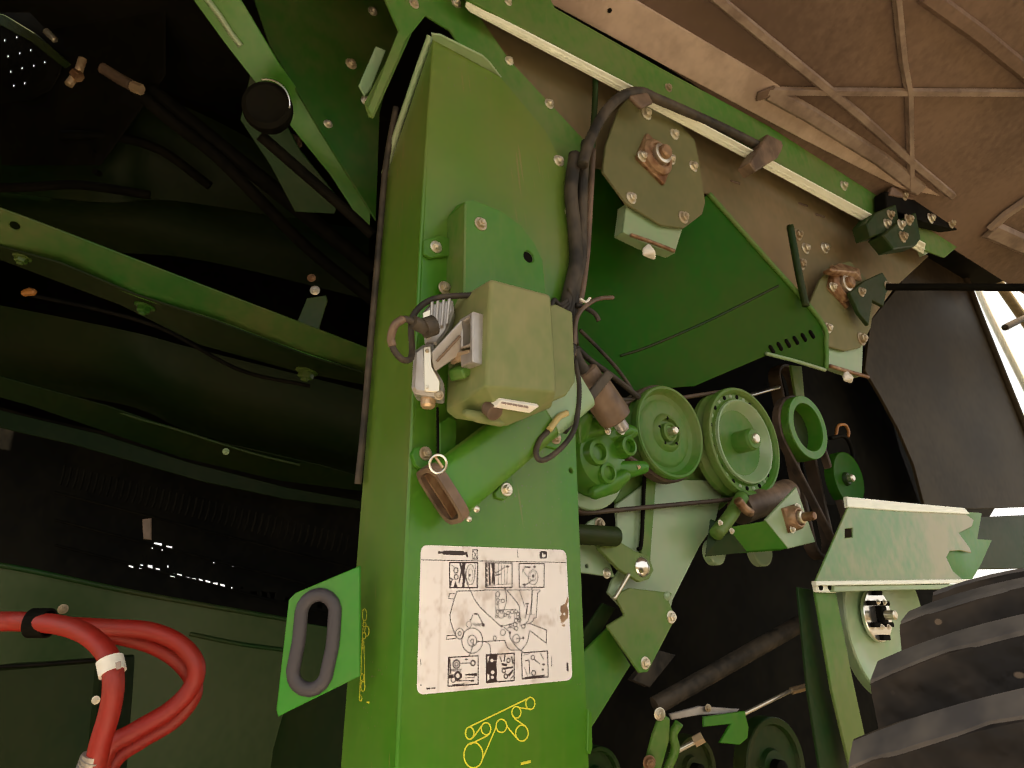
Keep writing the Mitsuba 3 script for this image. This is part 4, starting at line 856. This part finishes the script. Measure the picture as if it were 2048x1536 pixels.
# dark fender panel, end bars
fp = thing('rear_shield', 'large smooth dark brown panel right of the pulleys', 'panel')
RP = S(-0.18)
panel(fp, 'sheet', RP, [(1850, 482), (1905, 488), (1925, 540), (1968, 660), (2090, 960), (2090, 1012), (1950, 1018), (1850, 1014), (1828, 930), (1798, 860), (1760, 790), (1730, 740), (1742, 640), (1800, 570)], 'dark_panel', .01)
panel(fp, 'dark_gap', S(-.30), [(1560, 740), (1745, 690), (1800, 900), (1840, 1010), (1620, 1010), (1600, 900)], 'black_grime_shade', .01)  # black sheet stands in for the shade in this gap
part(fp, 'edge_bead', px_tube([(1852, 482), (1905, 490), (1930, 555), (1970, 660), (2085, 945)], 7, RP.off(.004)), 'dark_panel', True)
eb = thing('end_railing', 'cream tubular end frame seen against the daylight at the right edge', 'frame')
part(eb, 'tube', px_tube([(1885, 470), (1930, 520), (1985, 640), (2090, 850)], 7, S(-.35), 12), 'pale_lit_trim', True)
part(eb, 'tube', px_tube([(1960, 510), (2000, 570), (2090, 700)], 9, S(-.5), 12), 'tan_dust', True)
part(eb, 'brace', px_tube([(2010, 655), (2090, 615)], 6, S(-.45), 10), 'dark_panel', True)
part(eb, 'bracket', prism(S(-.42), poly(S(-.42), [(1950, 510), (1970, 515), (1990, 530), (1985, 545), (1970, 555), (1962, 535)]), -.01, .01), 'black_grime_shade', 30)
gb = solo('cross_beam', prism(S(-.3), poly(S(-.3), [(1945, 1035), (2090, 1028), (2090, 1136), (1945, 1138)]), -.05, 0), 'green_grime_shade', 'dark green beam behind the right end of the guard panel', 'beam', smooth=30)
part(p4, 'guard_stay', px_tube([(1660, 876), (1690, 874), (1705, 905), (1702, 940)], 4, S(-.215), 8), 'black_grime_shade', True)
ob = solo('orange_clip', px_tube([(1672, 872), (1676, 852), (1690, 850), (1697, 862), (1696, 874)], 3.2, S(-.22), 8), 'orange_paint', 'small orange hook in the dark behind the hollow pulley', 'hook', smooth=True)
sp = solo('hanging_bar', prism(S(-.16), poly(S(-.16), [(1582, 730), (1604, 732), (1610, 800), (1594, 802)]), -.008, 0), 'green_dusty', 'short olive bar above the hollow ring pulley', 'bar', smooth=30)
wr = solo('bright_rod', px_tube([(1496, 792), (1530, 782), (1558, 774)], 4, S(-.2), 8), 'chrome', 'short bright rod in the gap above the large pulley', 'rod', smooth=True)

# lower dark zone
lpz = solo('cross_pipe', tube([at(1310, 1412, 1.75), at(1640, 1225, 1.95)], 17 * 1.8 / FOC, 20, smooth=False), 'rubber', 'dark brown pipe slanting across the lower gap', 'pipe', smooth=40)
r1_ = thing('threaded_rod', 'bright rod with a nut in the lower gap beside the channel', 'rod', 'thin rods in the lower gap')
part(r1_, 'rod', px_tube([(1488, 1428, 1.6), (1540, 1402, 1.62), (1585, 1380, 1.64)], 4, k=10), 'zinc', True)
part(r1_, 'nut', px_tube([(1582, 1382, 1.64), (1612, 1374, 1.65)], 7, k=6), 'brass')
r2_ = thing('threaded_rod', 'short bright rod with a brass nut at the bottom edge', 'rod', 'thin rods in the lower gap')
part(r2_, 'rod', px_tube([(1340, 1510, 1.45), (1392, 1482, 1.46)], 5, k=10), 'zinc', True)
part(r2_, 'nut', px_tube([(1388, 1484, 1.46), (1406, 1474, 1.46)], 11, k=6), 'brass')
cb = thing('cable_bracket', 'green bracket holding the end of the bright rod', 'bracket')
P = facing(1450, 1450, 1.55, yaw=25)
panel(cb, 'plate', P, [(1408, 1434), (1490, 1422), (1498, 1455), (1496, 1476), (1480, 1490), (1440, 1486), (1462, 1448), (1408, 1454)], 'green_paint', .006)
panel(cb, 'arm', P.off(-.02), [(1340, 1428), (1400, 1412), (1480, 1418), (1470, 1428), (1400, 1430), (1345, 1440)], 'alloy', .006)
bolts(cb, P.off(-.014), [(1416, 1416)], 6)
ct = thing('lower_casting', 'upright ribbed green casting at the bottom edge right of the post', 'casting')
part(ct, 'body', rhull([at(*p) for p in [(1322, 1432, 1.42), (1334, 1440, 1.42), (1332, 1480, 1.42), (1310, 1560, 1.42), (1285, 1560, 1.42), (1308, 1470, 1.42)]] + [at(*p) for p in [(1325, 1440, 1.5), (1290, 1560, 1.5)]], .006), 'green_dusty', 40)
part(ct, 'ear', px_tube([(1358, 1446, 1.44), (1346, 1470, 1.44), (1350, 1500, 1.44), (1330, 1550, 1.44)], 9, k=10), 'green_dusty', True)
bolt(ct, at(1319, 1428, 1.41), [0.3, -1, -.1], .009); bolt(ct, at(1298, 1525, 1.40), [0.3, -1, -.1], .010, mat='rusty_metal')
for u, v, rp, d, lab in ((1555, 1540, 96, 1.7, 'right one of two dark green wheels at the bottom edge'), (1392, 1540, 62, 1.6, 'left one of two dark green wheels at the bottom edge'), (1200, 1560, 60, 1.5, 'dark green wheel edge at the bottom right of the post')):
    k = thing('lower_sheave', lab, 'wheel', 'dark wheels along the bottom edge')
    c = at(u, v, d); r = rp * d / FOC
    part(k, 'rim', lathe(c, ND, [(r * .9, -.04), (r, -.04), (r, -.003), (r * .98, 0), (r * .86, -.003), (r * .82, -.014), (r * .4, -.018), (r * .36, -.006), (0, -.006)], 56), 'green_grime_shade', 30)
    part(k, 'hub', lathe(c, ND, [(r * .2, -.01), (r * .2, .015), (r * .14, .018), (0, .018)], 24), 'black_grime_shade', 30)

# dark inside wall of the drive side
iw = thing('inner_wall', 'near black inner side wall behind the pulleys', 'wall')
panel(iw, 'sheet', S(-.62), [(1030, 300), (1660, 560), (1760, 640), (1990, 880), (1990, 1016), (1880, 1200), (1880, 2400), (1030, 2400)], 'black_grime_shade', .01)
panel(iw, 'lower_stay', S(-.45), [(1265, 1360), (1316, 1300), (1352, 1310), (1300, 1375)], 'rubber', .02)

# ================================================================== left: inside of the baling chamber
tp = thing('upper_side_sheet', 'green sheet left of the top of the post with three small bolts', 'sheet')
P = S(-0.32)
panel(tp, 'sheet', P, [(470, -120), (850, -120), (812, 20), (760, 225), (752, 440), (640, 260), (540, 90)], 'beam_green', .005)
bolts(tp, P, [(745, 23), (702, 128), (656, 248), (732, 202)], 6)
fl_ = solo('grey_flap', prism(S(-.08), poly(S(-.08), [(752, 92), (772, 100), (742, 178), (730, 192), (718, 170)]), -.004, 0), 'pale_green', 'small pale grey flap left of the post top', 'flap', smooth=30)
ol = solo('folded_strip', prism(S(-.06), poly(S(-.06), [(822, 26), (840, 30), (748, 235), (738, 232), (730, 205)]), -.004, 0), 'green_dusty', 'narrow folded olive strip along the dark gap left of the post', 'strip', smooth=30)

def beam(pts, w, t, mat, parent, name, flat_n=None):
    """box beam between pixel/depth points (u, v, d), w wide in the picture plane, t deep"""
    W = np.array([at(*p) for p in pts])
    sec = np.array([[-w / 2, -t], [w / 2, -t], [w / 2, 0], [-w / 2, 0]])
    up = np.cross(unit(W[-1] - W[0]), -FW)
    return part(parent, name, sweep(W, sec[::-1], up=up), mat)
ub = thing('upper_diagonal_beam', 'green beam slanting from the top edge down to the post', 'beam')
P = tri_plane((430, 0, 1.42), (700, 400, 1.70), (520, 0, 1.43))
panel(ub, 'face', P, [(372, -20), (470, -20), (560, 130), (660, 270), (742, 405), (738, 470), (660, 350), (530, 190), (452, 90)], 'green_paint', .004)
panel(ub, 'flange', P.off(-.02), [(500, 150), (545, 200), (600, 300), (680, 400), (668, 428), (590, 424), (540, 330), (480, 240)], 'green_grime_shade', .004)
part(ub, 'edge', px_tube([(408, -10), (438, 30), (462, 66), (482, 92)], 6, P.off(.004), 8), 'pale_green', True)  # pale bead paints a reflection streak on the beam
lb = thing('lower_diagonal_beam', 'long green beam slanting across the dark chamber left of the post', 'beam')
P = tri_plane((0, 450, 1.35), (720, 720, 1.75), (0, 500, 1.38))
panel(lb, 'face', P, [(-450, 250), (-40, 402), (60, 438), (170, 480), (380, 561), (600, 645), (740, 699), (740, 748), (430, 645), (-40, 484), (-450, 346)], 'beam_green', .004, [ellipse(P, 29, 452, 8)])
P2 = tri_plane((0, 490, 1.36), (720, 745, 1.74), (0, 540, 1.50))
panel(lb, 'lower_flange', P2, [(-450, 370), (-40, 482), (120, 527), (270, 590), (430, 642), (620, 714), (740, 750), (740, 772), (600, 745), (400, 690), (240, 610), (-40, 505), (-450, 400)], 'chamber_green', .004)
part(lb, 'edge_bend', px_tube([(200, 562), (300, 600), (430, 641), (560, 690), (700, 738)], 3, P.off(.003), 8), 'green_dusty', True)
bolts(lb, P2.off(.0), [(45, 514), (290, 612), (614, 742)], 4, mat='beam_green')
lg = thing('beam_lug', 'small dark green lug with a bolt standing on the lower diagonal beam', 'lug')
P = facing(622, 625, 1.78, yaw=10)
panel(lg, 'plate', P, [(614, 596), (652, 590), (655, 600), (636, 662), (592, 648)], 'beam_green', .006)
bolts(lg, P, [(630, 581)], 7); bolts(lg, P, [(623, 556)], 5, mat='rusty_metal')

dr_ = thing('chamber_drum', 'wide dark green rounded sheet behind the beams', 'drum')
def curved(pts_top, pts_bot, bulge, n=10, m=16):
    A, B = [spline(np.array([at(*p) for p in q]), 8) for q in (pts_top, pts_bot)]
    k = min(len(A), len(B)); A, B = A[:k], B[:k]
    V = []
    for s in np.linspace(0, 1, n):
        V.append(A * (1 - s) + B * s - FW * bulge * math.sin(math.pi * s))
    V = np.array(V); back = V + FW * .006
    vv = np.vstack([V.reshape(-1, 3), back.reshape(-1, 3)]); i = np.arange(n * k).reshape(n, k)
    q = np.stack([i[:-1, :-1], i[1:, :-1], i[1:, 1:], i[:-1, 1:]], -1).reshape(-1, 4)
    return trimesh.Trimesh(vv, np.vstack([np.vstack([q[:, [0, 1, 2]], q[:, [0, 2, 3]]]), np.vstack([q[:, [2, 1, 0]], q[:, [3, 2, 0]]]) + n * k]), process=False)
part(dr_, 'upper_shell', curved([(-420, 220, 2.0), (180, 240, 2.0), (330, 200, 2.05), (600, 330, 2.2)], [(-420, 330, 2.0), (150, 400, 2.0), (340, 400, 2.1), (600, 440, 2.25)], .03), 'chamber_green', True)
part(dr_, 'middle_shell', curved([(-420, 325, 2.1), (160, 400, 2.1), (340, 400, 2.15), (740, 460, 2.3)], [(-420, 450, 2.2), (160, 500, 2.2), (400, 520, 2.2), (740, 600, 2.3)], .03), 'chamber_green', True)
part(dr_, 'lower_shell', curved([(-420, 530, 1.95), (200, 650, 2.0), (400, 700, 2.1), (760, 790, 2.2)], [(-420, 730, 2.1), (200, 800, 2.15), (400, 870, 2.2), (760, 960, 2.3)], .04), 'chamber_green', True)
for u, v in ((190, 343), (182, 305)):
    part(dr_, 'hole_plug', lathe(at(u, v, 1.905), -FW, [(.008, -.02), (.008, .002), (0, .002)], 14), 'black_grime_shade')
for i, q in enumerate([[(-20, 376, 1.9), (60, 374, 1.9), (160, 370, 1.92), (300, 390, 1.98)], [(120, 270, 1.9), (220, 272, 1.92), (320, 300, 1.96), (420, 372, 2.0)], [(60, 590, 1.7), (200, 620, 1.75), (330, 660, 1.8), (480, 740, 1.85), (620, 772, 1.9)]]):
    solo('dark_cable', px_tube(q, 9 if i < 2 else 4), 'black_grime_shade', ['upper dark cable across the rounded green sheet', 'dark curved cable below the brass fitting', 'thin dark cable sagging under the lower beam'][[1, 0, 2][i] if False else (1 if i == 0 else 0 if i == 1 else 2)] if False else ['level dark cable at the left edge above the lower beam', 'dark curved cable arching over the rounded green sheet', 'thin dark cable sagging under the lower diagonal beam'][i], 'cable', 'dark cables in the chamber', smooth=True)
for i, q in enumerate([[(270, 180, 1.8), (340, 240, 1.82), (430, 310, 1.85), (520, 400, 1.88), (620, 500, 1.9), (745, 600, 1.92)], [(300, 180, 1.84), (400, 260, 1.86), (500, 340, 1.9), (600, 420, 1.92), (745, 540, 1.94)], [(520, 270, 1.5), (600, 340, 1.55), (680, 410, 1.6), (745, 470, 1.62)]]):
    solo('hydraulic_hose', px_tube(q, [12, 16, 11][i]), 'black_grime_shade', ['lower one of the black hoses running from the brass fitting to the post', 'thick black hose beside the lower hose from the brass fitting', 'black hose below the dark reel running to the post'][i], 'hose', 'black hoses in the chamber', smooth=True)
rv = thing('dark_reel', 'dark round reel with a thin bright rim in front of the upper beam', 'reel')
c = at(533, 210, 1.42)
part(rv, 'drum', lathe(c, -FW + RT * .2, [(0, -.04), (.048, -.04), (.052, -.02), (.05, 0), (.04, .006), (.03, .002), (0, .002)], 36), 'black_grime_shade', 30)
part(rv, 'rim', sweep(np.array([c + (RT * math.cos(t) * .050 + UP * math.sin(t) * .052) - FW * .004 for t in np.linspace(-.15, 1.75, 20)]), circle(.0022, 8)), 'chrome', True, label='thin bright rim')
part(rv, 'lug', rhull([at(*p) for p in [(555, 265, 1.68), (595, 275, 1.68), (600, 290, 1.68), (560, 280, 1.68)]], .006), 'brown_plastic', 40)

pf = thing('perforated_plate', 'black plate with rows of light holes in the upper left corner', 'plate')
P = facing(50, 130, 1.9, yaw=-10, tilt=25)
hl = [(8, 80), (32, 74), (60, 100), (112, 117), (88, 124), (15, 112), (38, 106), (43, 136), (66, 131), (115, 147), (20, 143), (48, 166), (26, 171), (2, 48), (98, 18), (135, 195)]
panel(pf, 'plate', P, [(-80, 20), (0, 40), (62, 72), (125, 122), (118, 150), (100, 180), (60, 200), (-80, 215)], 'black_grime_shade', .003, [ellipse(P, u, v, 2.2) for u, v in hl])
panel(pf, 'surround', P.off(-.02), [(-200, -300), (330, -300), (330, 150), (200, 330), (-200, 330)], 'black_grime_shade', .004, [[(-60, 30), (58, 80), (112, 124), (100, 170), (58, 190), (-60, 205)]])  # black sheet added to shut out the sky around the plate
panel(pf, 'rim', P.off(.01), [(-80, 5), (10, 30), (75, 70), (140, 128), (128, 136), (60, 82), (0, 50), (-80, 28)], 'green_grime_shade', .006)
ft = thing('brass_fitting', 'shiny brass fittings below the perforated plate', 'fitting')
part(ft, 'elbow', px_tube([(165, 118, 1.78), (158, 140, 1.77), (150, 152, 1.77), (137, 170, 1.76)], 8, k=10), 'brass', True)
part(ft, 'nut', px_tube([(148, 145, 1.765), (160, 156, 1.765)], 11, k=6), 'rusty_metal')
part(ft, 'stem', px_tube([(92, 62, 1.78), (110, 80, 1.78)], 7, k=8), 'zinc', True)
f2 = thing('hose_end', 'hose coupling with an orange tip to the right of the brass fittings', 'coupling')
part(f2, 'sleeve', px_tube([(204, 136, 1.77), (235, 155, 1.77), (262, 170, 1.77)], 11, k=12), 'brown_plastic', True)
part(f2, 'tip', px_tube([(264, 172, 1.765), (284, 180, 1.765)], 11, k=6), 'brass')
oc = solo('orange_nub', rhull([at(50, 586, 1.69), at(60, 582, 1.69), at(66, 584, 1.69)], .009), 'orange_paint', 'tiny orange nub at the left edge below the beam', 'knob', smooth=True)

# cross members lower in the chamber
cm = thing('chamber_crossmember', 'dark green folded cross member above the black comb', 'beam')
P = tri_plane((200, 850, 1.9), (640, 950, 2.1), (200, 900, 1.95))
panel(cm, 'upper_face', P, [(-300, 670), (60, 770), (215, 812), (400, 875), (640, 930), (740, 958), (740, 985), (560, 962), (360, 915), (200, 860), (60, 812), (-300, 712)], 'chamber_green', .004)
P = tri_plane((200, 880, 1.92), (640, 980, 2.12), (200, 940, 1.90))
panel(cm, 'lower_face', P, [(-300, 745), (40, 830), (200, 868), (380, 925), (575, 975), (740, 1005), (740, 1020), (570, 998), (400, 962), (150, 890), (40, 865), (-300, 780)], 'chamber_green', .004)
part(cm, 'ridge', px_tube([(212, 815, 1.88), (280, 838, 1.9), (350, 858, 1.93), (500, 905, 2.0), (600, 930, 2.05)], 3, k=8), 'green_grime_shade', True)
bolt(cm, at(452, 903, 1.96), [0, -1, -.4], .007, mat='pale_green')
ch = thing('comb_bar', 'black slotted comb bar with daylight showing through its row of slots', 'comb')
P = facing(400, 1100, 2.15, yaw=8, tilt=0)
slots = [(262, 1131, 9, 7), (282, 1133, 8, 8), (299, 1134, 9, 8), (315, 1139, 8, 6), (344, 1151, 10, 7), (359, 1152, 9, 7), (374, 1156, 9, 6), (388, 1160, 8, 6), (401, 1162, 9, 7), (416, 1165, 9, 7), (430, 1168, 9, 6), (445, 1171, 9, 6), (463, 1176, 4, 5), (484, 1176, 3, 3), (508, 1186, 12, 6), (530, 1190, 10, 11), (545, 1191, 10, 10), (575, 1199, 8, 6), (315, 1088, 16, 5), (338, 1094, 12, 4), (304, 1096, 3, 2), (324, 1100, 3, 2), (427, 1125, 2.5, 2.5), (465, 1132, 3, 3), (482, 1136, 2.5, 3), (501, 1140, 3, 3), (519, 1144, 2.5, 3), (537, 1148, 3, 3), (335, 1133, 3, 4), (640, 1213, 10, 8)]
hs_ = []
rs = np.random.default_rng(11)
for u, v, w, hh in slots:
    j = rs.uniform(-.18, .18, 8) * min(w, hh)
    hs_.append([(u - w / 2 + j[0], v - hh / 2 - .08 * w + j[1]), (u + w / 2 + j[2], v - hh / 2 + .08 * w + j[3]), (u + w / 2 + j[4], v + hh / 2 + .08 * w + j[5]), (u - w / 2 + j[6], v + hh / 2 - .08 * w + j[7])])
panel(ch, 'bar', P, [(-700, 620), (60, 830), (740, 980), (760, 1420), (-700, 1420)], 'black_grime_shade', .004, hs_)
for k in range(44):
    u = 130 + 13.2 * k; v = 930 + .245 * (u - 130)
    part(ch, 'tooth', px_tube([(u, v, 2.0), (u - 4, v + 22, 1.99), (u - 10, v + 40, 1.98)], 2.2, k=6, n=3), 'black_grime_shade', True)
for y0 in (985, 1040, 1090):
    part(ch, 'rail', px_tube([(110, y0, 2.05), (740, y0 + 160, 2.1)], 2.5, k=8), 'black_grime_shade', True)
tb_ = solo('brown_tab', prism(facing(292, 1058, 1.98), poly(facing(292, 1058, 1.98), [(284, 1038), (302, 1036), (302, 1080), (286, 1078)]), -.005, 0), 'brown_plastic', 'small brown tab in the black comb', 'tab', smooth=30)

lpn = thing('lower_left_panel', 'dull grey green panel behind the red hoses', 'panel')
P = tri_plane((0, 1150, 1.42), (560, 1250, 1.75), (0, 1500, 1.40))
panel(lpn, 'sheet', P, [(-600, 1030), (0, 1128), (280, 1188), (575, 1240), (700, 1262), (700, 1700), (-600, 1700)], 'panel_shade', .004)
part(lpn, 'top_bend', px_tube([(-60, 1121), (60, 1141), (280, 1187), (575, 1239)], 5, P.off(.004), 8), 'green_grime_shade', True)
part(lpn, 'seam', px_tube([(380, 1268), (480, 1288), (570, 1300)], 4, P.off(.002), 8), 'green_grime_shade', True)
bolts(lpn, P, [(126, 1218)], 7)
P = facing(640, 1430, 1.3, yaw=-20)
lpr = solo('lower_stay', prism(P, poly(P, [(566, 1425), (720, 1340), (720, 1700), (520, 1700), (545, 1500)]), -.01, 0), 'chamber_green', 'dark green upright stay below the hand hold', 'stay', smooth=30)
bxk = thing('dark_box', 'near black box at the lower left corner under the red hose', 'box')
P = facing(80, 1430, 1.12, yaw=8)
part(bxk, 'shell', prism(P, poly(P, [(-80, 1338), (0, 1334), (198, 1318), (192, 1400), (165, 1700), (-80, 1700)], (), .006), -.16, 0, .006), 'chamber_green', 30)
part(bxk, 'lid_edge', px_tube([(-60, 1336), (60, 1330), (190, 1320)], 3, P.off(.004), 8), 'black_grime_shade', True)
bolts(bxk, P, [(192, 1400)], 6)

# red hoses
rh = thing('red_hose', 'front red hose bending down past a white tag', 'hose', 'red hoses at the lower left')
part(rh, 'hose', px_tube([(-400, 1215, 1.2), (-60, 1240, 1.14), (40, 1243, 1.14), (120, 1250, 1.12), (175, 1270, 1.10), (215, 1310, 1.08), (227, 1360, 1.06), (220, 1420, 1.05), (200, 1490, 1.04), (178, 1590, 1.03)], 19.5, k=20), 'red_rubber', True)
part(rh, 'tag', px_tube([(219.5, 1319, 1.0775), (225.5, 1347, 1.0665)], 25, k=22, n=3), 'white_plastic', 40, label='white paper tag wrapped round the hose')
part(rh, 'tag_print', rhull([at(232, 1326, 1.0475), at(240, 1323, 1.0495), at(241, 1336, 1.0475), at(234, 1338, 1.0465)], .001), 'grey_ink')
part(rh, 'cuff', px_tube([(190, 1508, 1.038), (176, 1560, 1.032)], 23, k=18, n=3), 'alloy', 40)
for i in range(4):
    part(rh, 'cuff_rib', px_tube([(188 - 3 * i, 1514 + 8 * i, 1.037), (187 - 3 * i, 1517 + 8 * i, 1.037)], 25, k=18, n=2), 'alloy', 40)
rh2 = thing('red_hose', 'upper red hose looping out to the right behind the tagged hose', 'hose', 'red hoses at the lower left')
part(rh2, 'hose', px_tube([(140, 1252, 1.18), (220, 1256, 1.20), (300, 1262, 1.21), (360, 1288, 1.21), (392, 1330, 1.20), (382, 1376, 1.19), (340, 1420, 1.17), (270, 1462, 1.14), (215, 1500, 1.12), (185, 1600, 1.1)], 17.5, k=20), 'red_rubber', True)
rh3 = thing('red_hose', 'lower red hose forming the inner loop under the upper one', 'hose', 'red hoses at the lower left')
part(rh3, 'hose', px_tube([(150, 1258, 1.2), (230, 1272, 1.23), (300, 1290, 1.24), (350, 1318, 1.24), (382, 1355, 1.24), (388, 1390, 1.23), (350, 1440, 1.21), (285, 1480, 1.18), (230, 1520, 1.15), (195, 1600, 1.12)], 15.5, k=20), 'red_rubber', True)
hc = solo('hose_clamp', sweep(np.array([at(80, 1246, 1.14) + (UP * math.cos(t) * 26 + FW * math.sin(t) * 26) / FOC * 1.14 for t in np.arange(24) * 2 * math.pi / 24]), np.array([[-.002, -.015], [.002, -.015], [.002, .015], [-.002, .015]]), closed=True, up=UP), 'black_grime_shade', 'black clamp round the red hose at the left edge', 'clamp')

# rear wall, then roof and side sheets added to block sky and sun
wl = thing('chamber_rear_wall', 'black rear wall of the chamber behind the beams', 'wall')
P = facing(350, 500, 2.75, yaw=10, tilt=0)
panel(wl, 'sheet', P, [(-500, 300), (150, 262), (180, -500), (900, -500), (900, 985), (60, 845), (-500, 700)], 'black_grime_shade', .01)
def slab(xy, z0, z1):
    return prism(Plane([0, 0, 0], [0, 0, 1], [1, 0, 0]), Polygon(xy), z0, z1, .002)
rf = thing('blocker_roof', 'black roof sheets added above the beams to block sky and sun', 'roof')
c0 = CORNER[:2]
def sd(t, o): return tuple(c0 + TD[:2] * t + ND[:2] * o)
ZP = Plane([0, 0, 2.66], [0, 0, 1], [1, 0, 0])
sky_opening = Polygon([ZP.hit(*p)[:2] for p in [(-90, 25), (60, 25), (140, 110), (140, 215), (-90, 215)]])  # opening cut in the added roof so sky shows through the plate
def slab_h(xy, z0, z1): return prism(Plane([0, 0, 0], [0, 0, 1], [1, 0, 0]), Polygon(xy).difference(sky_opening), z0, z1, .002)
part(rf, 'sheet', slab_h([sd(-.25, .3), sd(3.2, .12), sd(3.2, -2.6), (-3.2, 3.6), (-3.2, 2.6), (-1.5, 1.15), (-.9, .75)], 2.66, 2.68), 'black_grime_shade')
part(rf, 'blocker_sheet', slab([(-.6, -.05), (.45, -.05), (.45, 1.0), (-.2, 1.3), (-1.0, 1.25), (-1.02, 1.35), (-1.75, 1.35)], 2.70, 2.72), 'black_grime_shade')  # unseen sheet over the camera, added to stop direct sun
sw_ = thing('blocker_wall', 'black sheet added out of view at the far left to block light', 'wall')
part(sw_, 'sheet', hull(np.array([[x, y, z] for x, y in ((-.72, 0), (-2.9, 2.75), (-2.92, 2.75), (-.74, 0)) for z in (1.75, 2.7)])), 'black_grime_shade')
part(wl, 'end_sheet', prism(S(-1.9), Polygon([(-1.0, -1.1), (3.2, -1.1), (3.2, 1.6), (-1.0, 1.6)]) if False else Polygon([S(-1.9).ex[:1].tolist() * 2, (0, 0), (1, 1)]) if False else Polygon([(.2, -1.0), (3.2, -1.0), (3.2, 1.6), (.2, 1.6)]), -.01, 0), 'black_grime_shade')  # added sheet, closes the body against light
